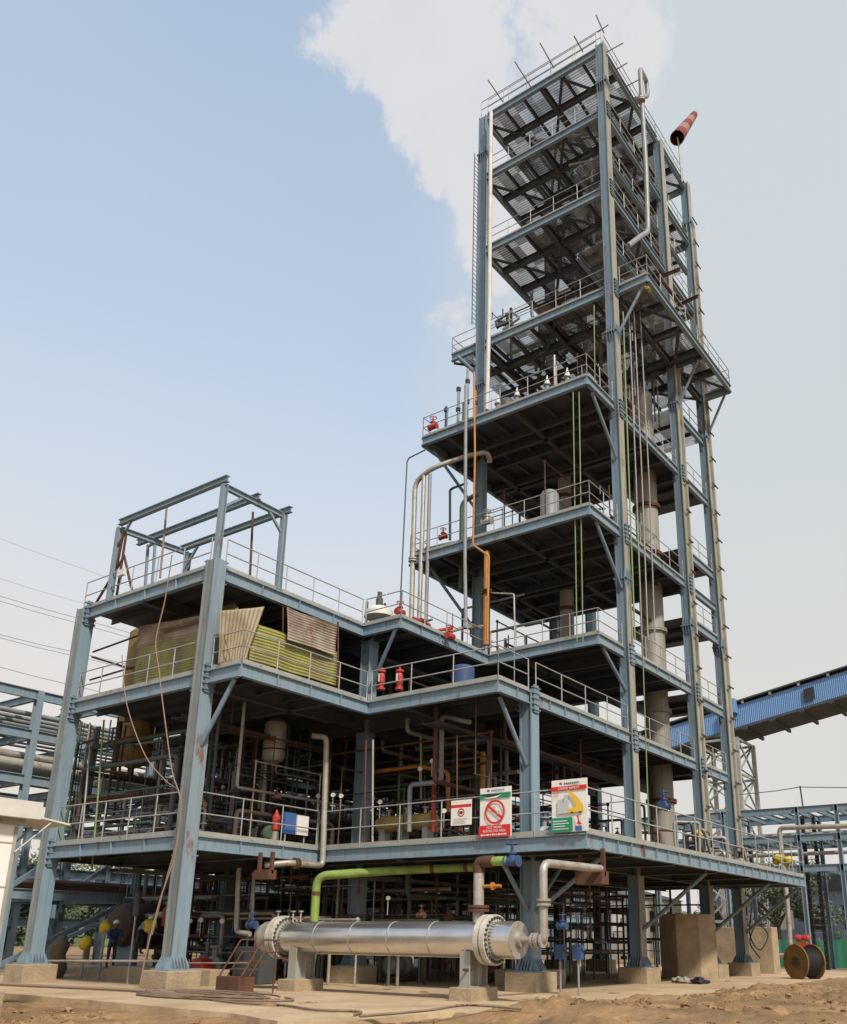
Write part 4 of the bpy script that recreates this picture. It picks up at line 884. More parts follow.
# windsock
def windsock():
    a = P(682, 182, y=16.2); b_ = P(679, 146, y=16.2); p = P(677, 138, y=16.2); q = P(694, 115, y=16.2)
    t = thing('windsock', 'red and white windsock on a thin pole above the right corner of the tower roof', 'windsock', a)
    m = MB(); m.tube([a, b_], .055, 6); m.tube([b_, p+(q-p)*.02], .045, 6); ring_ = [p+Vector((0, .47*math.cos(k_*PI/8), .47*math.sin(k_*PI/8))) for k_ in range(17)]; m.build('pole', M['rail'], t); ax = (q-p); L = ax.length; n = 5
    for i in range(n):
        m = MB(); r0 = .47-.22*i/n; r1 = .47-.22*(i+1)/n; m.lathe(p+ax*(i/n), ax, [(0, r0), (L/n, r1)], 16); 
        m.f = [f for f in m.f if len(f) == 4]; m.sm = m.sm[:len(m.f)]
        m.build('sock_band', M['sockred'] if i % 2 == 0 else M['pinkish'], t)
M['pinkish'] = mat('faded_white_red', (.26, .15, .14), .8); M['sockred'] = mat('faded_red', (.19, .03, .025), .9); windsock()
# scaffold poles sticking out at the tower roof
for i, (a, b_) in enumerate((((488, 80), (503, 102)), ((515, 62), (531, 87)), ((540, 43), (554, 68)), ((574, 36), (583, 52)))):
    pipe('scaffold_tube', 'thin tube leaning out over the tower roof left edge, %s from the left' % ['first', 'second', 'third', 'fourth'][i], [P(*a, x=33.6), P(*b_, x=34.2)], .035, 'darkg', 'tube')
for i, (a, b_) in enumerate((((596, 15), (604, 33)), ((598, 32), (608, 25)), ((607, 52), (623, 43)), ((617, 69), (627, 63)), ((627, 86), (640, 79)))):
    pipe('scaffold_tube', 'thin tube poking out over the tower roof right edge, %s from the front corner' % ['first', 'second', 'third', 'fourth', 'fifth'][i], [P(*a, y=16.0), P(*b_, y=15.7)], .035, 'darkg', 'tube')
# scaffolding on the left bay
sp = [((71, 742), (60, 870), 'green', 'olive green pole just right of the far left column'), ((104, 720), (92, 870), 'green', 'olive green pole in front of the tan vessel'), ((90, 745), (80, 860), 'rail', 'thin pale pole between the two olive green poles')]
for a, b_, m, lab in sp: pipe('scaffold_tube', lab, [P(*a, x=18.9), P(*b_, x=18.9)], .035, m, 'tube')
for i, (a, b_) in enumerate((((64, 768), (130, 773)), ((88, 748), (140, 734)), ((62, 750), (100, 738)), ((78, 804), (130, 796)), ((93, 652), (140, 635)), ((92, 657), (142, 672)), ((90, 680), (140, 665)))):
    pipe('scaffold_tube', 'rusty horizontal scaffold tube around the tan vessel', [P(*a, x=19.4), P(*b_, x=19.6)], .04, 'rust', 'tube', 'rusty scaffold tubes around the tan vessel')
# A-frame stack of red-brown tubes and floodlight on the roof
for i, (a, b_) in enumerate((((124, 530), (112, 592)), ((126, 535), (116, 600)), ((122, 560), (96, 603)), ((124, 555), (133, 595)))):
    pipe('scaffold_tube', 'red-brown tube leaning against the left post of the roof frame', [P(*a, x=17.9+.1*i), P(*b_, x=18.3)], .05, 'rust', 'tube', 'red-brown tubes leaning on the roof frame')
pipe('scaffold_tube', 'upright red-brown tube beside the right post of the roof frame', [P(253, 512, x=20.2), P(250, 576, x=20.2)], .045, 'rust', 'tube')
pipe('scaffold_tube', 'pale tube hanging from the roof frame top beam', [P(167, 505, x=18.4), P(160, 578, x=18.4)], .04, 'rope', 'tube')
t = thing('floodlight', 'small white floodlight on the roof railing at the left', 'floodlight', P(122, 575, x=18.0)); q = P(122, 573, x=18.0)
b = MB(); b.box((q.x-.08, q.y-.2, q.z-.12), (q.x+.05, q.y+.2, q.z+.12)); b.build('housing', M['white'], t); b = MB(); b.tube([q, q-Z*.4], .02, 6); b.build('bracket', M['grey'], t)
t = thing('door_frame', 'pale blue steel hatch frame standing on the roof behind the railing', 'frame', P(147, 590, x=19.6)); 
for px in (145, 152): b = MB(); b.bar(P(px, 590, x=19.6), P(px+3, 545, x=19.6), .09, .09); b.build('upright', M['flange'], t)
b = MB(); b.bar(P(148, 546, x=19.6), P(155, 543, x=19.6), .09, .09); b.build('head', M['flange'], t)
# hanging hoses
def hose(label, pts, r, m, name='hose'): 
    b = MB(); P_ = [Vector(p) for p in pts]; out = []
    for i in range(len(P_)-1):
        p0 = P_[max(i-1, 0)]; p1 = P_[i]; p2 = P_[i+1]; p3 = P_[min(i+2, len(P_)-1)]
        for k in range(8):
            t = k/8; out.append(.5*((2*p1)+(p2-p0)*t+(2*p0-5*p1+4*p2-p3)*t*t+(3*p1-p0-3*p2+p3)*t**3))
    out.append(P_[-1]); b.tube(out, r, 6, bend=.001); return tag(b.build(name, M[m]), label, 'hose')
hose('long tan hose hanging from the roof edge down past two floors to the ground', [P(172, 555, x=17.7), P(165, 600, x=17.7), P(156, 640, x=17.6), P(159, 670, x=17.6), P(163, 705, x=17.6), P(172, 770, x=17.6), P(180, 800, x=17.6), P(176, 850, x=17.6), P(160, 900, x=17.4), P(147, 950, x=17.3), P(140, 985, x=17.2)], .022, 'rope')
hose('thinner tan hose sagging from the second floor to the first floor railing', [P(122, 655, x=17.8), P(127, 705, x=17.7), P(145, 755, x=17.7), P(165, 780, x=17.7), P(180, 795, x=17.6), P(178, 835, x=17.6), P(166, 880, x=17.5), P(152, 935, x=17.4)], .018, 'rope')
for i in range(7):
    pts = []; y = 26.5-i*.25
    cx0, cy0 = 16.6+.12*i, 21.8-.15*i; rr = 1.0+.14*i
    for k in range(14): a = 2*PI*k/14+i; pts.append((cx0+rr*.55*math.cos(a)+.1*noise.noise(Vector((k, i, 0))), cy0+rr*1.5*math.sin(a), .04+.03*(i % 3)))
    hose('dusty dark hose loop in the tangle on the slab', pts, .028, 'hose')['group'] = 'hose loops on the slab'
hose('dark hose lying across the slab from the hose tangle towards the right', [(16.5, 20.5, .04), (15.9, 18.5, .04), (16.1, 17.0, .04), (15.6, 15.5, .04), (15.9, 14.4, .04), (15.2, 13.9, .04)], .03, 'hose')
hose('pale pipe-like hose lying along the far left of the slab', [(16.0, 32.0, .06), (16.5, 28.0, .06), (17.0, 25.2, .06), (17.2, 22.6, .05)], .05, 'rope')
# tripod-like handrail bar along the ground between columns
pipe('ground_rail', 'thin grey horizontal pipe crossing in front of the left column bases at knee height', [P(30, 961, x=19.2), P(160, 961, x=19.2)], .04, 'silver')
pipe('ground_rail', 'thin pale wire-like rail stretched right of the front left column', [P(180, 963, x=19.5), P(250, 963, x=19.5)], .02, 'silver')
q = P(132, 945, x=19.8)
t = thing('filter_housing', 'dark cylinder on a thin pale post left of the front column', 'filter', (19.8, q.y, 0)); q2 = P(132, 890, x=19.8)
b = MB(); b.lathe((19.8, q.y, q2.z-.9), Z, [(0, .05), (.05, .11), (.8, .11), (.9, .06)], 12); b.build('cylinder', M['darkg'], t); b = MB(); b.tube([(19.8, q.y, 0), (19.8, q.y, q2.z-.9)], .035, 8); b.build('post', M['rail'], t)

# piping on the right face of the tower between the front and middle legs
g_ = random.Random(21); kk = {}
cols = {'rust': 'rusty', 'grey': 'grey', 'rustd': 'dark brown', 'darkg': 'dark grey', 'silver': 'silver', 'vessel': 'dusty grey'}
tw = []
for i in range(22):
    c = list(cols)[g_.randrange(6)]; x = g_.uniform(35.2, 45.6); y = g_.uniform(16.9, 19.0); z0 = g_.choice((Z5, Z6, Z7, 30.0)); z1 = z0+g_.uniform(3, 10)
    pts = [(x, y, z0), (x, y, min(z1, 48.5))]
    if g_.random() < .6: pts += [(x+g_.uniform(-2, 2), y+g_.uniform(0, 4), min(z1, 48.5))]
    pipe('tower_pipe', '%s pipe behind the right face of the upper tower' % cols[c], pts, g_.choice((.05, .07, .1, .14)), c, 'pipe', '%s pipes behind the right face of the upper tower' % cols[c])
for i, (x, y, z) in enumerate(((37.0, 19.5, Z7), (39.5, 21, Z8), (36.5, 21.5, Z6), (43.5, 18.5, Z6), (38.5, 18.6, Z5), (37.2, 22, Z4), (34.0, 22.5, Z5), (33.2, 19.5, Z4))):
    t = thing('knockout_drum', ['grey drum on the third floor from the top of the tower', 'dark drum just below the tower roof', 'rusty drum on the sixth floor left part', 'grey drum on the sixth floor near the right leg', 'pale drum on the fifth floor beside the process column', 'brown drum on the fourth floor back', 'dark drum on the fifth floor near the left leg', 'grey drum on the fourth floor left part'][i], 'drum', (x, y, z))
    b = MB(); b.lathe((x, y, z+.5), Z, [(0, .1), (.15, .38), (.3, .45), (1.7, .45), (1.9, .35), (2.0, .1)], 18); b.build('shell', M[['vessel', 'darkg', 'rust', 'vessel', 'silver', 'rustd', 'darkg', 'grey'][i]], t)
    b = MB()
    for a in range(4): b.bar((x+.35*math.cos(a*PI/2), y+.35*math.sin(a*PI/2), z), (x+.35*math.cos(a*PI/2), y+.35*math.sin(a*PI/2), z+.8), .08, .08)
    b.build('support_legs', M['steel'], t)

# dark bulk of the lagged equipment the sheets enclose
b = MB(); b.lathe((20.9, 29.4, 11.5), (0, -1, 0), [(0, .6), (.3, 1.1), (4.6, 1.15), (5.0, .6)], 14); o = b.build('lagged_vessel', M['tan']); tag(o, 'tan lagged horizontal vessel hidden behind the corrugated sheets on the second floor', 'vessel')
for i, (a, b_) in enumerate((((213, 690), (212, 615)), ((249, 662), (249, 612)), ((283, 672), (283, 607)), ((338, 688), (338, 622)))):
    pipe('sheet_post', 'rusty upright, %s from the left holding the corrugated sheets' % ordn[i], [P(*a, y=23.75), P(*b_, y=23.75)], .035, 'rust', 'post')
# ------------------------------------------------------------------ pipe racks
def rack(label, axis, a0, a1, b0, b1, step, levels, diag=(), w=.3, skip=()):
    t = thing('pipe_rack', label, 'pipe rack', (a0, b0, 0) if axis == 'x' else (b0, a0, 0))
    def pt(a, b, z): return (a, b, z) if axis == 'x' else (b, a, z)
    n = round((a1-a0)/step); top = levels[-1]
    for b in (b0, b1):
        for i in range(n+1):
            a = a0+(a1-a0)*i/n
            if i in skip: continue
            m = MB(); m.ibeam(pt(a, b, 0), pt(a, b, top), w, w, (0, 1, 0)); m.build('column', M['flange'] if b == b0 else M['steel'], t)
        for z in levels:
            m = MB(); m.ibeam(pt(a0, b, z-.2), pt(a1, b, z-.2), w*.6, .42); m.build('rail_beam', M['flange'] if b == b0 else M['steel'], t)
    for z in levels:
        m = MB()
        for i in range(n*2+1):
            a = a0+(a1-a0)*i/n/2; m.ibeam(pt(a, b0, z-.22), pt(a, b1, z-.22), w*.6, .34)
        m.build('cross_beams', M['steel'], t)
    for (i, z0, z1, b) in diag:
        a = a0+(a1-a0)*i/n; m = MB(); m.bar(pt(a, b, z0), pt(a+(a1-a0)/n, b, z1), .18, .18); m.build('diagonal', M['steel'], t)
    return t
rack('long blue-grey multi-level pipe rack stretching behind the structure from the left edge', 'x', 14.1, 74.1, 38, 44, 6.0, (3.4, 8.1, 10.05, 11.82),
     diag=[(0, .2, 3.2, 38), (1, .3, 3.2, 38), (1, 3.4, 7.8, 38), (2, 3.2, .3, 38), (3, .3, 3.2, 38), (4, 3.4, 7.6, 38), (0, 3.4, 7.8, 44), (2, 3.4, 7.6, 44)])
for i in range(30):
    z = (8.35, 10.3, 3.65, 8.9, 10.9)[i % 5]; y = 38.5+(i*.83) % 5; r = (.09, .16, .12, .06, .2)[(i*3) % 5 if i % 7 else 0]
    pipe('rack_pipe', 'horizontal pipe lying along the left pipe rack', [(14.5, y, z+r), (72, y, z+r)], r, ['grey', 'darkg', 'rustd', 'silver', 'grey'][i % 5], 'pipe', 'pipes on the left pipe rack')
pipe('rack_pipe', 'cream insulated pipe on the lowest visible tier of the left pipe rack', [(14.5, 38.4, 8.6), (60, 38.4, 8.6)], .22, 'kick')
rack('blue-grey pipe rack at the right edge of the photo beyond the cable spool', 'y', 4.4, 28.4, 58, 63, 2.4, (6.16, 8.0, 9.75), w=.24, skip=(6, 8))
rack('second darker pipe rack farther behind the structure, beyond the first long rack', 'x', 16, 76, 48, 53, 5.0, (2.4, 5.0, 7.4), diag=[(i, .2, 2.2, 48) for i in range(0, 12, 2)])
for i in range(5):
    pipe('rack_pipe', 'horizontal pipe lying along the right pipe rack', [(58.7+i*.9, -6, 6.9 if i == 0 else 8.05+.1*i), (58.7+i*.9, 28, 6.9 if i == 0 else 8.05+.1*i)], .12+.02*i, ['silver', 'grey', 'rustd'][i % 3], 'pipe', 'pipes on the right pipe rack')
q0 = P(786, 833, x=55.5)
pipe('steam_pipe', 'bright silver pipe rising behind the first floor end and turning right along the rack', [P(791, 953, x=52), P(787, 900, x=52), P(779, 828, x=52), P(847, 826, x=52), P(900, 824, x=52)], .14, 'silver', bend=.3)
pipe('steam_pipe', 'short silver ground level pipe left of the cable spool', [P(790, 955, x=51.5), P(768, 956, x=51.5)], .12, 'silver')
def far_ladder(label, px, x):
    t = thing('caged_ladder', label, 'ladder', P(px, 950, x=x)); a = P(px, 945, x=x); h = P(px-12, 815, x=x).z
    for dy in (0, .7): m = MB(); m.ibeam((x, a.y+dy, 0), (x, a.y+dy, h), .22, .22, (0, 1, 0)); m.build('upright', M['dark'], t)
    m = MB()
    for k in range(int(h/.45)): m.bar((x, a.y, .4+k*.45), (x, a.y+.7, .4+k*.45), .06, .05)
    m.build('rungs', M['rail'], t)
far_ladder('dark vertical ladder rising between the right pipe rack columns', 826, 60.5)

# conveyor gallery, rising to the right
def conveyor():
    a, b_ = Vector((90, 46, 20.2)), Vector((90, 2, 27.9))
    W_ = 5.5; H_ = 2.3
    t = thing('conveyor_gallery', 'long sloping bright blue clad conveyor gallery crossing behind the tower at right', 'conveyor', (90, 24, 0))
    ax = Vector((W_, 0, 0)); up_ = Vector((0, 0, H_))
    bot = [a-up_*.12, b_-up_*.12]
    def wall(off, m, name):
        vs = []; n = 900; L = (b_-a)
        for i in range(n+1):
            p = a+L*(i/n)+off; w = .03*(1 if (i//2) % 2 else -1) if True else 0
            vs += [p+Vector((w, 0, 0)), p+up_+Vector((w, 0, 0))]
        o = MB(); o.add(vs, [(2*i, 2*i+2, 2*i+3, 2*i+1) for i in range(n)]); return o.build(name, M[m], t)
    w1 = wall(Vector((0, 0, 0)), 'conv', 'side_wall'); wall(ax, 'conv', 'side_wall')
    o = MB(); o.add([a, b_, b_+ax, a+ax, a-Z*.25, b_-Z*.25, b_+ax-Z*.25, a+ax-Z*.25], [(0,1,2,3),(7,6,5,4),(0,4,5,1),(2,6,7,3),(1,5,6,2),(3,7,4,0)]); o.build('floor', M['darkg'], t)
    o = MB(); q = up_+Z*.28; e = Vector((.35, 0, 0)); o.add([a+q-e, b_+q-e, b_+ax+q+e, a+ax+q+e, a+q-e+Z*.16, b_+q-e+Z*.16, b_+ax+q+e+Z*.16, a+ax+q+e+Z*.16], [(0,3,2,1),(4,5,6,7),(0,1,5,4),(2,3,7,6),(1,2,6,5),(3,0,4,7)]); o.build('roof', M['darkg'], t)
    o = MB(); o.add([a+up_*1.0+e, b_+up_+e, b_+up_*1.1+e, a+up_*1.1+e], [(0,1,2,3)]); o.build('eaves_gap', M['dark'], t)
    d = (b_-a)
    for k in range(15):
        p = a+d*((k+.5)/15); o = MB(); o.box((p.x-.3, p.y-.12, p.z-.6), (p.x+W_+.3, p.y+.12, p.z-.25)); o.box((p.x-.32, p.y-.3, p.z-.5), (p.x-.05, p.y+.3, p.z-.1)); o.build('floor_rib', M['dark'], t)
        o = MB(); o.bar(p+up_-Vector((.1, 0, 0)), p+up_+Z*.3-Vector((.1, 0, 0)), .25, .2); o.build('eaves_bracket', M['white'], t)
    p = P(809, 694, x=89.9); s = d.normalized()
    o = MB(); c = p+Vector((-.06, 0, 0)); o.add([c-s*.45-Z*.6, c+s*.45-Z*.6, c+s*.45+Z*.55, c-s*.45+Z*.55], [(0,1,2,3)]); f = o.build('window', M['glass'], t)
    o = MB(); 
    for u in (-.5, .5): o.bar(c+s*u-Z*.65, c+s*u+Z*.6, .08, .08)
    o.bar(c-s*.5-Z*.62, c+s*.5-Z*.62, .08, .08); o.bar(c-s*.5+Z*.58, c+s*.5+Z*.58, .08, .08); o.build('frame', M['dark'], f)
conveyor()
def trestle():
    y0 = P(748, 800, x=91).y; y1 = P(706, 800, x=91).y; ztop = 21.6
    t = thing('lattice_trestle', 'grey lattice trestle tower carrying the blue conveyor gallery', 'trestle', (91, (y0+y1)/2, 0))
    cs = [(89, y0), (89, y1), (94, y0), (94, y1)]
    for (x, y) in cs: m = MB(); m.bar((x, y, 0), (x, y, ztop), .38, .38); m.build('leg', M['rail'], t)
    k = 6; h = ztop/k
    for f, (p, q) in enumerate(((cs[0], cs[1]), (cs[2], cs[3]), (cs[0], cs[2]), (cs[1], cs[3]))):
        m = MB()
        for i in range(k):
            m.bar((*p, i*h), (*q, (i+1)*h), .16, .16); m.bar((*q, i*h), (*p, (i+1)*h), .16, .16); m.bar((*p, (i+1)*h-.1), (*q, (i+1)*h-.1), .22, .22)
        m.build('lattice_bracing', M['rail'], t)
trestle()
o = MB(); p = P(727, 700, x=84); p = P(731, 703, x=89); o.box((89, p.y-.35, p.z-1), (93, p.y+.6, p.z+.5)); o = o.build('transfer_house', M['conv']); tag(o, 'small blue box housing just above the conveyor behind the right tower leg', 'housing')

# left white cabin
def cabin():
    t = thing('site_cabin', 'white panelled cabin at the left edge with flat roof slab and thin canopy', 'cabin', (9, 26, 0))
    q = P(17, 830, x=11.2); xr = q.x; y0 = q.y
    zr = P(30, 800, x=11.2).z
    m = MB(); m.box((4, y0, -.2), (xr, y0+7, zr-.55)); w = m.build('wall', M['cream'], t)
    m = MB(); m.box((3.6, y0-.35, zr-.42), (xr+.35, y0+7.3, zr-.02)); m.build('roof', M['white'], t)
    m = MB(); m.box((3.7, y0-.1, zr-.56), (xr+.12, y0+7.1, zr-.42)); m.build('roof_band', M['kick'], t)
    m = MB()
    for k in range(4): m.box((4, y0-.012, .6+k*1.0), (xr+.012, y0+.001, .63+k*1.0))
    m.box((xr-.06, y0-.02, -.1), (xr+.02, y0+.06, zr-.6)); m.build('panel_joint', M['kick'], w)
    c0 = P(24, 814, y=y0); c1 = P(80, 823, y=y0-.5)
    m = MB(); m.add([(xr-.1, y0-.1, c0.z+.0), (xr+1.25, y0-.1, c0.z-.16), (xr+1.25, y0+1.4, c0.z-.16), (xr-.1, y0+1.4, c0.z+.0), (xr-.1, y0-.1, c0.z+.04), (xr+1.25, y0-.1, c0.z-.12), (xr+1.25, y0+1.4, c0.z-.12), (xr-.1, y0+1.4, c0.z+.04)],
        [(0,3,2,1),(4,5,6,7),(0,1,5,4),(1,2,6,5),(2,3,7,6),(3,0,4,7)]); m.build('canopy', M['white'], t)
    m = MB(); m.tube([(xr, y0-.05, c0.z-.9), (xr+.8, y0-.05, c0.z-.12)], .025, 6); m.tube([(xr, y0+1.2, c0.z-1.3), (xr+1.0, y0+1.2, c0.z-.15)], .025, 6); m.build('canopy_strut', M['rail'], t)
cabin()
m = MB(); q = P(-6, 1010, z=0); q1 = P(9, 985, x=q.x); m.box((q.x-.5, q.y-.25, -.3), (q.x+.05, q.y+.6, .42)); o = m.build('concrete_block', M['conc'], None, .03); tag(o, 'square concrete block at the bottom left corner of the photo', 'block')

# cable spool
def spool():
    a = P(806, 979, z=0); r = 17.0/FPX*(P(800, 963, x=a.x)-CAM).dot(fwd); r = max(.68, min(.85, r)); c = Vector((a.x, a.y, r-.05)); ax = Vector((-.86, .50, 0)).normalized()
    t = thing('cable_spool', 'wooden cable spool wound with black cable standing on the sand at right', 'cable spool', (c.x, c.y, 0)); w = 1.0
    for s in (-1, 1):
        m = MB(); m.lathe(c+ax*(s*w/2-.03), ax, [(0, r), (.06, r)], 30, False); f = m.build('flange', M['ply'], t)
        m = MB(); m.lathe(c+ax*(s*(w/2+.035)-.005), ax, [(0, r*.32), (.01, r*.32)], 20, False); m.build('hub_plate', M['rustd'], f)
    m = MB(); m.lathe(c-ax*(w/2-.04), ax, [(0, r*.8), (w-.08, r*.8)], 26)
    for k in range(13): m.lathe(c-ax*(w/2-.06-k*.06), ax, [(0, r*.8), (.02, r*.83), (.04, r*.8)], 26)
    m.build('cable_winding', M['black'], t)
spool()
# rags
def heap(label, px, py, n, s, mats, name, z=0):
    c = P(px, py, z=z); t = thing(name, label, name.replace('_', ' '), c)
    for k in range(n):
        m = MB(); p = c+Vector((rnd.uniform(-1, 1)*s*2, rnd.uniform(-1, 1)*s*2, s*.25)); m.ball(p, s*rnd.uniform(.5, .9), 12, 7, (1.3, 1, .55), 1.0); m.build('crumpled_piece', M[mats[k % len(mats)]], t)
heap('heap of crumpled dirty rags at the foot of the octagonal foundation', 689, 983, 9, .32, ['rag', 'black', 'kick', 'rag'], 'rag_heap')
# spill of wires on ground right
hose('tangle of thin dark cable hanging on the far right leg', [P(752, 905, y=15.9), P(750, 935, y=15.9), P(760, 950, y=15.9), P(768, 935, y=15.9), P(757, 925, y=15.9), P(750, 942, y=15.9), P(760, 958, y=15.9)], .035, 'black')
hose('thin red-brown cable trailing on the sand right of the tower legs', [P(755, 960, z=.05), P(768, 968, z=.05), P(778, 962, z=.05), P(790, 966, z=.05)], .03, 'rust')
hose('dark hose curving over the soil at the bottom centre', [(14.6, 13.2, .08), (16.3, 12.8, .12), (17.5, 12.6, .18), (18.2, 11.6, .12)], .03, 'hose')

# green fence, far buildings at right and behind
def hoarding(x0, y0, x1, y1, h, label, m='fence'):
    t = thing('site_fence', label, 'fence', (x0, y0, 0)); a, b_ = Vector((x0, y0, 0)), Vector((x1, y1, 0)); L = (b_-a).length; n = int(L/.3); d = (b_-a)/n; nr = Vector((-d.y, d.x, 0)).normalized(); vs = []
    for i in range(n+1): w = nr*(.03*(1 if i % 2 else -1)); vs += [a+d*i+w-Z*.2, a+d*i+w+Z*h]
    o = MB(); o.add(vs, [(2*i, 2*i+2, 2*i+3, 2*i+1) for i in range(n)]); p = o.build('panel', M[m], t)
    o = MB()
    for i in range(0, n, 10): o.tube([a+d*i+nr*.1-Z*.2, a+d*i+nr*.1+Z*(h+.1)], .05, 6)
    o.build('post', M['rail'], t)
hoarding(66, 24, 76, 8, 1.8, 'low green sheet hoarding at the right behind the spool')
def far_building(label, x, y, w, d, h, m, roofm='darkg', nw=6, rot=0, gable=False):
    t = thing('industrial_building', label, 'building', (x, y, 0)); t.rotation_euler.z = rot; off = Vector((x, y, 0))
    b = MB(); b.box((x-w/2, y-d/2, -.3), (x+w/2, y+d/2, h)); b.build('wall', M[m], t)
    b = MB()
    b.add([(x-w/2-.3, y-d/2-.3, h), (x+w/2+.3, y-d/2-.3, h), (x+w/2+.3, y+d/2+.3, h), (x-w/2-.3, y+d/2+.3, h), (x-w/2-.3, y, h+d*.13), (x+w/2+.3, y, h+d*.13)], [(0, 1, 5, 4), (3, 4, 5, 2), (0, 4, 3), (1, 2, 5), (0, 3, 2, 1)])
    b.build('roof', M[roofm], t)
    for i in range(nw):
        u = (i+.5)/nw
        for side in (0, 1):
            b = MB()
            if side: yy = y-d/2+d*u; b.box((x-w/2-.05, yy-d/nw*.28, h*.42), (x-w/2+.03, yy+d/nw*.28, h*.78))
            else: xx_ = x-w/2+w*u; b.box((xx_-w/nw*.28, y-d/2-.05, h*.42), (xx_+w/nw*.28, y-d/2+.03, h*.78))
            b.build('window', M['glass'] if i % 3 else M['white'], t)
far_building('far blue clad shed seen low at the right between the rack columns', 112, 30, 16, 22, 7.0, 'bwall')
far_building('far grey shed with dark roof partly behind the right tower legs', 95, 52, 14, 18, 6.0, 'wall')
far_building('distant pale building seen through the ground floor in the middle', 70, 62, 22, 12, 7.5, 'wall', nw=8)
far_building('farthest blue roofed building low on the right horizon', 170, 42, 30, 24, 10, 'bwall', 'bwall')
# trees
def tree(label, x, y, h, r, m='leaf', dens=6000, ls=.15, seed=1):
    g = random.Random(seed); t = thing('tree', label, 'tree', (x, y, 0)); b = MB()
    b.tube([(x, y, -.2), (x+.1*h*.1, y, h*.3), (x-.05*h*.2, y+.1, h*.6)], .03*h, 8)
    for k in range(7):
        a = g.uniform(0, 2*PI); z0 = h*g.uniform(.3, .5); b.tube([(x, y, z0), (x+math.cos(a)*r*.35, y+math.sin(a)*r*.35, z0+h*.15), (x+math.cos(a)*r*.75, y+math.sin(a)*r*.75, z0+h*.3)], .012*h, 5)
    b.build('trunk', M['bark'], t); vs = []; fs = []
    cl = [(Vector((x+g.gauss(0, r*.45), y+g.gauss(0, r*.45), h*.62+g.uniform(-.28, .33)*h)), r*g.uniform(.22, .45)) for _ in range(16)]
    for i in range(dens):
        c, rr = g.choice(cl); d = Vector((g.gauss(0, 1), g.gauss(0, 1), g.gauss(0, 1))).normalized()*rr*g.uniform(.55, 1.05); p = c+d
        a = Vector((g.gauss(0, 1), g.gauss(0, 1), g.gauss(0, 1))).normalized(); bb = a.orthogonal().normalized(); n = len(vs); s = ls*g.uniform(.6, 1.4)
        vs += [p-a*s, p+bb*s*.55, p+a*s, p-bb*s*.55]; fs.append((n, n+1, n+2, n+3))
    o = MB(); o.add(vs, fs); o.build('crown', M[m], t)
tr = [(86, 27, 8.5, 4.0, 'round leafy tree low between the right rack columns'), (31, 58, 6, 3.5, 'bushy tree behind the left pipe rack near its left end'), (38, 60, 6.5, 4, 'wide leafy tree behind the left rack, second from the left'), (46, 56, 5.5, 3.5, 'leafy tree seen low through the front left bay'),
      (56, 66, 7, 4.2, 'leafy tree seen through the ground floor behind the exchanger'), (66, 74, 8, 5, 'far leafy tree seen through the middle of the ground floor'), (50, 72, 8, 5, 'leafy tree mass behind the worker'), (34, 66, 7, 4.5, 'leafy tree at the left beyond the rack braces'), (24, 52, 5.5, 3.2, 'leafy bush tree at the far left between the racks'), (120, 44, 10, 5, 'distant tree above the green hoarding at right')]
for i, (x, y, h, r, lab) in enumerate(tr): tree(lab, x, y, h, r, 'leaf' if i % 2 else 'leafp', seed=i+3)
b = MB(); g = random.Random(4); vs = []; fs = []
for i in range(14000):
    a = g.uniform(R(-8), R(98)); d = g.uniform(150, 230); x, y = d*math.cos(a), d*math.sin(a); hh = 5+4*noise.noise(Vector((x*.03, y*.03, 0))); z = g.uniform(0, hh)
    p = Vector((x, y, z)); u = Vector((g.gauss(0, 1), g.gauss(0, 1), g.gauss(0, 1))).normalized(); w = u.orthogonal().normalized(); n = len(vs); s = g.uniform(.8, 2.0)
    vs += [p-u*s, p+w*s*.7, p+u*s, p-w*s*.7]; fs.append((n, n+1, n+2, n+3))
b.add(vs, fs); o = b.build('distant_tree_line', M['leafp']); tag(o, 'low hazy line of distant trees along the horizon', 'trees', kind='stuff')

# overhead wires
for i, (y0, y1) in enumerate(((536, 572), (578, 606), (596, 622), (601, 627), (636, 656), (639, 660), (668, 690))):
    a = P(-30, y0-9, x=60); b_ = P(92, y1, x=78); c = (a+b_)/2-Z*.15
    e = b_+(b_-a)*1.4
    pipe('power_line', 'thin overhead power line crossing the sky at the left', [a-(b_-a)*.5, a, c, b_, e], .022 if i < 2 else .04, 'wire', 'power line', 'overhead power lines at the left', bend=.1)
m = MB(); a = P(803, 806, x=61); m.tube([a-Z*.2, P(800, 786, x=61)], .05, 6); o = m.build('rack_mast', M['dark']); tag(o, 'short thin dark mast on top of the right pipe rack', 'mast')
pipe('power_line', 'thin wire running level above the right pipe rack', [P(735, 795, x=61), P(775, 791, x=61), P(800, 787, x=61), P(870, 788, x=61)], .03, 'wire', 'power line')

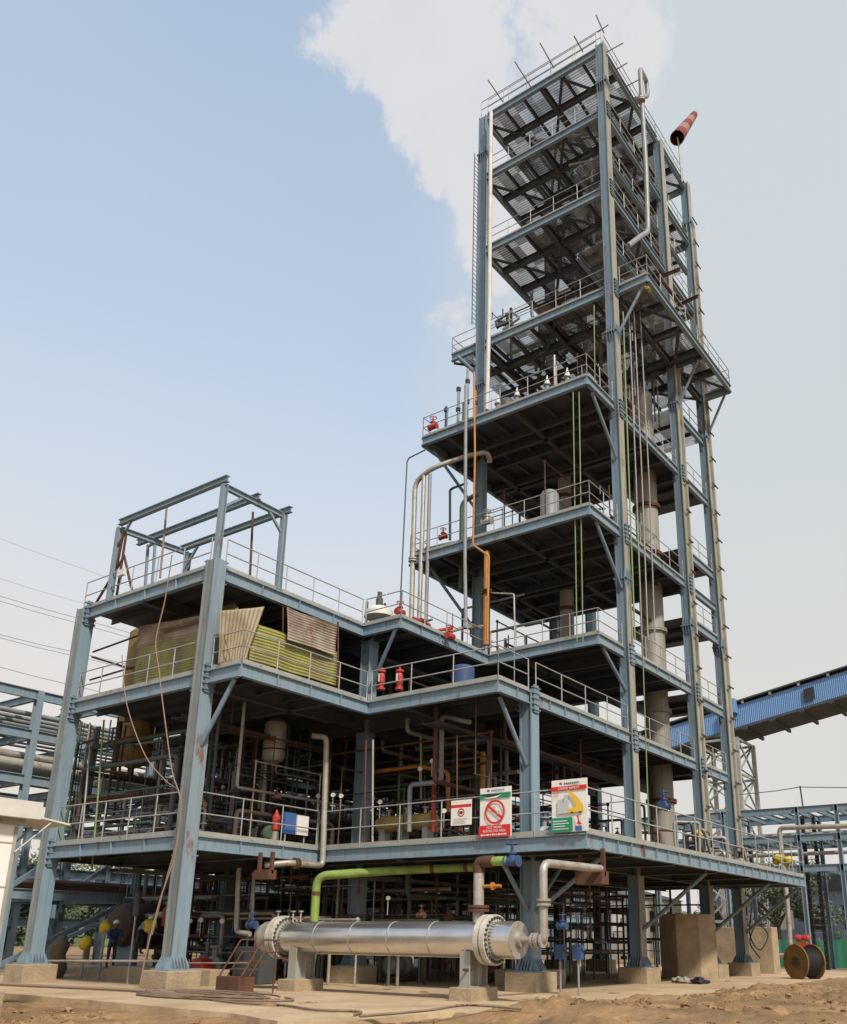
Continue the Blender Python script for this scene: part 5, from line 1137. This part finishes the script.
# ------------------------------------------------------------------ small piping in the shade of the lower floors
kinds = [('rustd', 'dark rusty'), ('grey', 'grey'), ('darkg', 'dark grey'), ('rust', 'rusty brown'), ('silver', 'dull silver'), ('dgreen', 'dark green')]
fine_ = {}
def clutter(n, z0, z1, xr, yr, where, g, zl, pname='process_pipe'):
    for i in range(n):
        m, nm = kinds[g.randrange(len(kinds))]; r = g.choice((.02, .025, .03, .04, .06, .09)); x = g.uniform(*xr); y = g.uniform(*yr); z = g.choice(zl)+g.uniform(-.12, .12)
        L = g.uniform(3, 9)
        if i % 2: pts = [(x, y, z0), (x, y, z), (x, min(y+L, yr[1]), z)] if g.random() < .6 else [(x, y, z0), (x, y, z), (min(x+L, xr[1]), y, z), (min(x+L, xr[1]), y, z0)]
        else: pts = [(x, y, z), (x, min(y+L, yr[1]), z), (x, min(y+L, yr[1]), z1)] if g.random() < .5 else [(x, y, z1), (x, y, z), (min(x+L, xr[1]), y, z)]
        if r <= .03 or (r <= .04 and i % 2):
            q_ = fine_.setdefault(m, MB()); q_.tube(pts, r, 5)
            for c_ in pts[1:-1]: q_.ball(c_, r*2.2, 6, 4)
            continue
        pipe(pname, '%s pipe in the shade of %s' % (nm, where), pts, r, m, 'pipe', '%s pipes in %s' % (nm, where))
g = random.Random(11)
clutter(260, .02, Z1-.3, (24, 45), (17.5, 36), 'the ground floor', g, (1.1, 1.6, 2.3, 3.0, 3.4, 3.8))
clutter(80, .02, Z1-.3, (23.5, 29), (25, 36), 'the ground level front bay', g, (1.0, 1.5, 2.4, 3.2))
clutter(240, Z1+.02, Z2-.3, (24.6, 40), (17.5, 34), 'the first floor', g, (5.6, 6.2, 6.9, 7.8, 8.6, 9.2))
clutter(120, Z1+.02, Z2-.3, (19, 26), (25, 34), 'the front block first floor', g, (5.3, 5.9, 6.6, 7.6, 8.8))
clutter(40, Z2+.02, Z3-.3, (26, 40), (18.5, 35), 'the second floor', g, (10.8, 11.6, 12.6))
for (za, nm_) in ((Z3, 'the third floor'), (Z4, 'the fourth floor'), (Z5, 'the fifth floor'), (Z6, 'the sixth floor')):
    clutter(26, za+.02, za+3.2, (32.3 if za < Z6 else 34.8, 41), (17.2, 25.2), nm_, g, (za+.5, za+1.0, za+1.7, za+2.5, za+3.6), 'floor_pipe')
clutter(16, Z3+.02, Z3+1.6, (26.3, 31), (22.6, 27.5), 'the mid terrace', g, (Z3+.4, Z3+.9), 'terrace_pipe')
me_ = bpy.data.meshes.new('thin_tubing'); V_, F_, I_ = [], [], []
for k_, (mn, q_) in enumerate(fine_.items()):
    me_.materials.append(M[mn]); o0 = len(V_); V_ += [v[:] for v in q_.v]; F_ += [tuple(i+o0 for i in f) for f in q_.f]; I_ += [k_]*len(q_.f)
me_.from_pydata(V_, [], F_); me_.polygons.foreach_set('material_index', I_); o = bpy.data.objects.new('thin_tubing', me_); link(o); tag(o, 'mass of thin tubing and small fittings filling the shaded floors', 'tubing', kind='stuff')
# small valves and gauges, copied from one of each
vp = valve('gate_valve', 'x', (0, 0, 0), .5, 'rust', (0, 1, 0), hm='darkg'); gp = gauge((0, 0, 0), 'x', h=.45)
vd = [('ground floor', 60, (22, 42), (17, 32), (.8, 1.6, 2.3)), ('first floor', 50, (24.6, 40), (16.5, 30), (5.3, 5.9, 6.6)), ('front block first floor', 12, (19, 24), (24.6, 31), (5.3, 5.8, 6.4))]
first = [True, True]
for (nm, n, xr, yr, zl) in vd:
    for i in range(n):
        loc = (g.uniform(*xr), g.uniform(*yr), g.choice(zl)); k = i % 3 == 0
        src = gp if k else vp; idx = 1 if k else 0
        if first[idx]: o = src; first[idx] = False
        else: o = copy_tree(src)
        o.location = loc; o.rotation_euler = (0, 0, g.choice((0, PI/2, .6)))
        if k: tag(o, 'small white-faced gauge in the %s piping' % nm, 'gauge', 'gauges in the %s piping' % nm); o.rotation_euler = (0, 0, 0)
        else: tag(o, 'small rusty hand valve in the %s piping' % nm, 'valve', 'small valves in the %s piping' % nm)
# gauge pairs seen clearly
for i, (px, py, x) in enumerate(((190, 922, 22), (201, 921, 22), (222, 922, 22), (318, 797, 24.5), (325, 796, 24.5), (333, 796, 24.5), (341, 797, 24.5), (432, 762, 25.7), (420, 770, 25.7), (380, 803, 25.4), (444, 812, 25.4))):
    q = P(px, py, x=x); lab = ['first', 'second', 'third'][i] + ' white-faced instrument in the row right of the front left column at ground level' if i < 3 else (['first', 'second', 'third', 'fourth'][i-3]+' silver gauge in the row above the first floor railing before the inner column' if i < 7 else
        ['tall white topped transmitter over the yellow drum', 'small white gauge left of the tall transmitter', 'white gauge on the left end of the yellow drum', 'white gauge right of the yellow drum'][i-7])
    gauge(q-Z*.55, lab, h=.5, size=.085, post='silver', head='white')
# more ground floor machinery
for (loc, m, s, rz, lab) in (((22.2, 27.5, 0.05), 'red', 1.2, .3, 'pump with dark red motor behind the low kerb wall'), ((24.0, 29.5, .05), 'darkg', 1.3, 1.2, 'dark pump deeper in the front left bay'), ((28, 23.5, .05), 'grey', 1.3, .2, 'grey pump in shade behind the exchanger middle'),
     ((30, 21, .05), 'rust', 1.1, 1.4, 'rusty pump in shade behind the exchanger right half'), ((33.0, 19.0, .05), 'grey', 1.0, .5, 'faded yellow pump beside the front tower leg'), ((21.5, 30, Z1+.02), 'rust', 1.2, .6, 'rusty pump on the first floor of the front block'), ((23.0, 26, Z1+.02), 'dgreen', 1.3, 1.2, 'dark green pump on the first floor behind the front left column')):
    pump(lab, loc, m, s, rz)
q = P(231, 830, y=25.5)
m = MB(); m.box((22.6, 25.2, .02), (23.4, 26.6, 1.25)); o = m.build('control_cabinet', M['darkg'], None, .02); tag(o, 'dark grey blue cabinet at ground level right of the front left column', 'cabinet')
t = thing('control_station', 'white and blue square control panel on legs behind the first floor railing', 'control panel', P(295, 838, y=24.6))
a = P(284, 833, y=24.6); b_ = P(307, 834, y=24.6); c = P(284, 813, y=24.6)
m = MB(); m.box(((a.x+b_.x)/2, 24.55, a.z), (b_.x, 24.7, c.z)); m.build('white_panel', M['cream'], t); m = MB(); m.box((a.x, 24.6, a.z), ((a.x+b_.x)/2-.01, 24.7, c.z+.05)); m.build('blue_panel', M['sblue'], t)
m = MB(); m.tube([(a.x+.1, 24.65, Z1), (a.x+.1, 24.65, a.z)], .03, 6); m.tube([(b_.x-.1, 24.65, Z1), (b_.x-.1, 24.65, a.z)], .03, 6); m.build('leg', M['rail'], t)
t = thing('fire_extinguisher_stand', 'red fire extinguisher on a pale base left of the control panel', 'fire extinguisher', (P(275, 835, y=24.5)))
a = P(275, 836, y=24.5); m = MB(); m.lathe((a.x, a.y, Z1+.02), Z, [(0, .14), (.5, .11)], 12); m.build('base', M['kick'], t); m = MB(); m.lathe((a.x, a.y, Z1+.53), Z, [(0, .1), (.05, .15), (.5, .15), (.62, .07), (.75, .04)], 14); m.build('cylinder', M['red'], t)
m = MB(); c = P(62, 935, x=20.5); m.lathe((c.x, c.y, -.05), Z, [(0, .30), (.4, .36), (.9, .27), (1.2, .32), (1.6, .12)], 14)
for v in m.v: v += Vector((noise.noise(v*1.7), noise.noise(v*1.7+Vector((5, 0, 0))), 0))*.16
o = m.build('burlap_bundle', M['burlap']); tag(o, 'brown burlap wrapped bundle standing between the two left columns', 'bundle')
for (px, py, x, lab) in ((167, 917, 24, 'bright red cylinder hanging left of the front column in the ground floor'), ):
    c = P(px, py, x=x); m = MB(); m.lathe(c-Z*.4, Z, [(0, .12), (.05, .2), (.7, .2), (.8, .12)], 14); o = m.build('red_cylinder', M['red']); tag(o, lab, 'cylinder')
c = P(803, 938, x=56); m = MB(); m.lathe(c-Vector((0, .4, 0)), (0, 1, 0), [(0, .1), (.08, .19), (.3, .19), (.35, .14), (.5, .14), (.55, .2), (.8, .2)], 14); m.box((c.x-.1, c.y-.1, c.z-2.1), (c.x+.1, c.y+.1, c.z-.2)); m.box((c.x-.15, c.y-.3, c.z-.5), (c.x+.15, c.y+.5, c.z-.3)); o = m.build('red_valve_set', M['red']); tag(o, 'large red valve set above the cable spool', 'valve')
# rusty brackets below the first floor
for (px, py, x, lab, s) in ((265, 874, 20.5, 'rusty pipe support box below the front block first floor', .35), (592, 877, 24.6, 'rust brown bracket under the first floor right of the pale pipe', .45)):
    c = P(px, py, x=x); m = MB(); m.box((c.x-s/2, c.y-s, c.z-s*.5), (c.x+s/2, c.y+s, c.z+s*.35)); m.box((c.x-.05, c.y-s, c.z), (c.x+.05, c.y-s+.12, Z1-.4)); m.box((c.x-.05, c.y+s-.12, c.z), (c.x+.05, c.y+s, Z1-.4)); o = m.build('pipe_support', M['rust'], None, .01); tag(o, lab, 'pipe support')

# ------------------------------------------------------------------ people
def person(label, loc, face, joints, shirt, pants, head, hlm='helmet', helmet=True):
    """joints: dict of local points; skin-modifier body in one mesh"""
    t = thing('person', label, 'person', loc); t.rotation_euler.z = face; woff[t] = Vector(loc)
    J = joints; names = [k for k in J if k != 'head']; me = bpy.data.meshes.new('body')
    edges = [('pel', 'waist'), ('waist', 'chest'), ('chest', 'neck'), ('neck', 'headb'), ('chest', 'shl'), ('shl', 'ell'), ('ell', 'wrl'), ('wrl', 'hal'), ('chest', 'shr'), ('shr', 'elr'), ('elr', 'wrr'), ('wrr', 'har'),
             ('pel', 'hipl'), ('hipl', 'knl'), ('knl', 'anl'), ('anl', 'tol'), ('pel', 'hipr'), ('hipr', 'knr'), ('knr', 'anr'), ('anr', 'tor')]
    me.from_pydata([J[k] for k in names], [(names.index(a), names.index(b)) for a, b in edges], [])
    o = bpy.data.objects.new('body', me); link(o); o.parent = t
    md = o.modifiers.new('skin', 'SKIN'); md.use_smooth_shade = True
    rad = dict(pel=.15, waist=.14, chest=.17, neck=.06, headb=.07, shl=.08, shr=.08, ell=.055, elr=.055, wrl=.04, wrr=.04, hal=.045, har=.045, hipl=.10, hipr=.10, knl=.07, knr=.07, anl=.05, anr=.05, tol=.045, tor=.045)
    for i, k in enumerate(names): me.skin_vertices[0].data[i].radius = (rad[k], rad[k]*(.8 if k in ('chest', 'waist', 'pel') else 1)); me.skin_vertices[0].data[i].use_root = (k == 'pel')
    o.modifiers.new('sub', 'SUBSURF').levels = 1; o.modifiers[-1].render_levels = 1
    zc = J['pel'][2]
    mt = bpy.data.materials.new('clothing'); mt.use_nodes = True; nt_ = mt.node_tree; bs = nt_.nodes['Principled BSDF']; bs.inputs['Roughness'].default_value = .9
    tcx = nt_.nodes.new('ShaderNodeTexCoord'); sp_ = nt_.nodes.new('ShaderNodeSeparateXYZ'); rp = nt_.nodes.new('ShaderNodeMath'); rp.operation = 'GREATER_THAN'; rp.inputs[1].default_value = zc+.02; mx = nt_.nodes.new('ShaderNodeMix'); mx.data_type = 'RGBA'
    nt_.links.new(tcx.outputs['Object'], sp_.inputs[0]); nt_.links.new(sp_.outputs[2], rp.inputs[0]); nt_.links.new(rp.outputs[0], mx.inputs[0]); mx.inputs[6].default_value = (*pants, 1); mx.inputs[7].default_value = (*shirt, 1); nt_.links.new(mx.outputs[2], bs.inputs[0])
    me.materials.append(mt)
    h = Vector(J['head']); 
    def loc_build(mb, nm, m, par=t):
        me2 = bpy.data.meshes.new(nm); me2.from_pydata([v[:] for v in mb.v], [], mb.f); me2.polygons.foreach_set('use_smooth', mb.sm); me2.materials.append(M[m]); ob = bpy.data.objects.new(nm, me2); link(ob); ob.parent = par; return ob
    mb = MB(); mb.ball(h, .115, 14, 10, (.95, .85, 1.2)); mb.ball(h+Vector((.11, 0, -.01)), .022, 6, 5); 
    for s in (-1, 1): mb.ball(h+Vector((0, s*.1, 0)), .03, 6, 5, (.5, .4, 1))
    hd = loc_build(mb, 'head', 'skin')
    mb = MB(); mb.ball(h+Vector((.1, .035, .02)), .012, 6, 4); mb.ball(h+Vector((.1, -.035, .02)), .012, 6, 4); mb.box(h+Vector((.09, -.03, -.062)), h+Vector((.103, .03, -.052))); loc_build(mb, 'eyes_and_mouth', 'black', hd)
    if helmet:
        mb = MB(); n = 16; prof = [(0, .15), (.015, .15), (.02, .135), (.08, .12), (.13, .07), (.145, .001)]; mb.lathe(h+Vector((-.01, 0, .045)), (-.1, 0, 1), prof, n); loc_build(mb, 'helmet', hlm, hd)
    for s, wr, ha in (('l', 'wrl', 'hal'), ('r', 'wrr', 'har')):
        a = Vector(J[wr]); d = (Vector(J[ha])-a).normalized(); side = d.cross(Vector((0, 0, 1))); side = side.normalized() if side.length > .1 else Vector((0, 1, 0)); mb = MB(); nn_ = d.cross(side)
        c = Vector(J[ha])
        for k in range(4): st = c+side*(k-1.5)*.02; mb.tube([st, st+d*.05, st+d*.07+nn_*.03, st+d*.06+nn_*.055], .009, 6)
        st = c-side*.035; mb.tube([st, st+d*.02-side*.03, st+d*.05-side*.025+nn_*.02], .010, 6); loc_build(mb, 'hand', 'skin')
    return t
base = dict(pel=(0, 0, .95), waist=(.03, 0, 1.1), chest=(.10, 0, 1.35), neck=(.16, 0, 1.50), headb=(.19, 0, 1.58), head=(.22, 0, 1.66), shl=(.12, .2, 1.42), ell=(.25, .27, 1.18), wrl=(.48, .2, 1.15), hal=(.55, .18, 1.15),
            shr=(.12, -.2, 1.42), elr=(.25, -.27, 1.18), wrr=(.46, -.2, 1.05), har=(.53, -.18, 1.04), hipl=(0, .1, .9), knl=(.06, .11, .5), anl=(0, .12, .08), tol=(.17, .13, .04), hipr=(0, -.1, .9), knr=(.02, -.11, .5), anr=(-.05, -.12, .08), tor=(.12, -.13, .04))
h = P(117, 922, x=22.0); h.z = max(1.7, min(h.z, 2.3)); s = h.z/1.78
q = P(113, 940, x=22.6)
zt = P(118, 921, x=22.6).z
p1 = person('worker in dark blue overall and white helmet leaning to work behind the kerb wall', (22.6, q.y, zt-1.80), -PI/2-.3, base, (.03, .06, .17), (.05, .055, .08), None)
m = MB(); m.box((21.9, q.y-1.2, -.05), (24.6, q.y+1.2, zt-1.80)); o = m.build('work_plinth', M['conc'], None, .02); tag(o, 'low concrete plinth the worker in blue stands on', 'plinth')
q = P(140, 935, x=23.4); b2 = dict(base); b2.update(waist=(.10, 0, 1.05), chest=(.32, 0, 1.18), neck=(.45, 0, 1.25), headb=(.50, 0, 1.29), head=(.56, 0, 1.33), shl=(.34, .2, 1.2), ell=(.45, .27, .95), wrl=(.62, .2, .85), hal=(.68, .18, .83), shr=(.34, -.2, 1.2), elr=(.45, -.27, .95), wrr=(.62, -.2, .85), har=(.68, -.18, .83))
zt2 = P(152, 917, x=23.4).z
person('worker in pale blue-grey shirt and white helmet bending forward left of the front column', (23.4, q.y, max(0, zt2-1.45)), -PI/2+.15, b2, (.30, .34, .38), (.06, .055, .05), None)

# big vessels standing in the shade at the back of the floors
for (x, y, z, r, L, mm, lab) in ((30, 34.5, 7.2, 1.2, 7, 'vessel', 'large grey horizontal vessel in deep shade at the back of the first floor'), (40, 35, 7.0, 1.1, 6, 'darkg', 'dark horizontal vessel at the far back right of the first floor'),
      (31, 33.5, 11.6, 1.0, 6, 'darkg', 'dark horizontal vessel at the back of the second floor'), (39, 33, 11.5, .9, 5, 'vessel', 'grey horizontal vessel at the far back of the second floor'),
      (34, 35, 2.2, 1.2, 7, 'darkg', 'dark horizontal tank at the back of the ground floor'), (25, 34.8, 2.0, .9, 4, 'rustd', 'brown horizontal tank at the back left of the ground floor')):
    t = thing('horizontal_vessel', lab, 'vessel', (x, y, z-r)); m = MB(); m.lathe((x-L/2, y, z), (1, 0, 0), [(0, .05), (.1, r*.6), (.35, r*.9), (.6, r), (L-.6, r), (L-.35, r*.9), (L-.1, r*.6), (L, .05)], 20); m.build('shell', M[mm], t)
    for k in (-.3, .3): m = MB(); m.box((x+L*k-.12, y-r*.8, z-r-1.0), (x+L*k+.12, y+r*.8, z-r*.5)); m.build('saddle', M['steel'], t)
# cable trays slung under the decks
for i, (x0, x1, y, z) in enumerate(((24.5, 45, 19.5, 8.9), (24.5, 45, 27.5, 8.6), (24.5, 45, 22.5, 3.6), (19, 30, 29.0, 3.7), (19, 26, 26.5, 8.9), (26, 41, 24.5, 12.8))):
    m = MB(); m.box((x0, y-.3, z), (x1, y+.3, z+.02)); m.box((x0, y-.3, z+.02), (x1, y-.28, z+.12)); m.box((x0, y+.28, z+.02), (x1, y+.3, z+.12)); o = m.build('cable_tray', M['darkg'])
    tag(o, ['dark cable tray under the second floor nearest the front', 'dark cable tray under the second floor deeper inside', 'dark cable tray under the first floor behind the exchanger', 'dark cable tray under the front block first floor', 'dark cable tray under the front block second floor', 'dark cable tray under the third floor'][i], 'cable tray')
# soil clods
m = MB(); g = random.Random(2)
def gz_(x, y): return 0
gr = [o for o in C.objects if o.name == 'ground'][0]
from mathutils.bvhtree import BVHTree
bv = BVHTree.FromPolygons([v.co for v in gr.data.vertices], [p.vertices[:] for p in gr.data.polygons])
for i in range(5500):
    x = g.uniform(8.5, 36); y = g.uniform(2, 24)
    if x > 13.2 and y > 13.2: continue
    q = Vector((x, y, 0)); d = noise.noise(q*.42+Vector((1, 7, 0)))
    if d < (.03 if x > 14 else -.15) or (y > 12.6 and x > 14): 
        if not (y < 13.2 and g.random() < .2): continue
    h_ = bv.ray_cast(Vector((x, y, 5)), Vector((0, 0, -1)))
    if h_[0] is None: continue
    s_ = g.uniform(.015, .05)*(2.2 if g.random() < .10 else 1)
    m.ball(h_[0]+Z*s_*.25, s_, 7, 5, (g.uniform(.8, 1.3), g.uniform(.8, 1.3), g.uniform(.5, .9)), 1.0)
m.sm = [False]*len(m.sm)
o = m.build('soil_clods', mat('dark_soil', (.20, .115, .055), .95, 0, (.40, .25, .12), 1.2, .9, bump=.6)); tag(o, 'loose brown soil clods strewn over the dug ground in the foreground', 'soil', kind='stuff')

# ------------------------------------------------------------------ labels by place for the look-alikes
def prj(o):
    pts = []
    for oo in [o]+[c for c in C.objects if c.parent == o]:
        if oo.type == 'MESH' and len(oo.data.vertices): pts.append(sum((v.co for v in oo.data.vertices), Vector())/len(oo.data.vertices))
    c = sum(pts, Vector())/len(pts)
    if o.type == 'EMPTY': c = o.location if o.location.length > .1 else c
    d = c-CAM; z = d.dot(fwd); return (FPX*d.dot(rt)/z, -FPX*d.dot(up)/z)
ones = ['', 'first', 'second', 'third', 'fourth', 'fifth', 'sixth', 'seventh', 'eighth', 'ninth', 'tenth', 'eleventh', 'twelfth', 'thirteenth', 'fourteenth', 'fifteenth', 'sixteenth', 'seventeenth', 'eighteenth', 'nineteenth']
tens = {20: 'twenty', 30: 'thirty', 40: 'forty', 50: 'fifty'}
def ordinal(n):
    if n < 20: return ones[n]
    if n % 10 == 0: return tens[n][:-1]+'ieth'
    return tens[n//10*10]+'-'+ones[n % 10]
byg = {}
for o in C.objects:
    if o.parent is None and o.get('group'): byg.setdefault((o['group'], o['label']), []).append(o)
for (gname, lab), obs in byg.items():
    if len(obs) < 2: continue
    vert = 'power' in gname or 'rack' in gname
    obs.sort(key=lambda o: prj(o)[1 if vert else 0])
    for i, o in enumerate(obs): o['label'] = '%s %s' % (ordinal(i+1), 'from the top' if vert else 'from the left')+': '+lab
for o in C.objects:
    if o.parent is None and o.get('label') and len(o['label'].split()) > 16: print('LONG', len(o['label'].split()), o['label'])
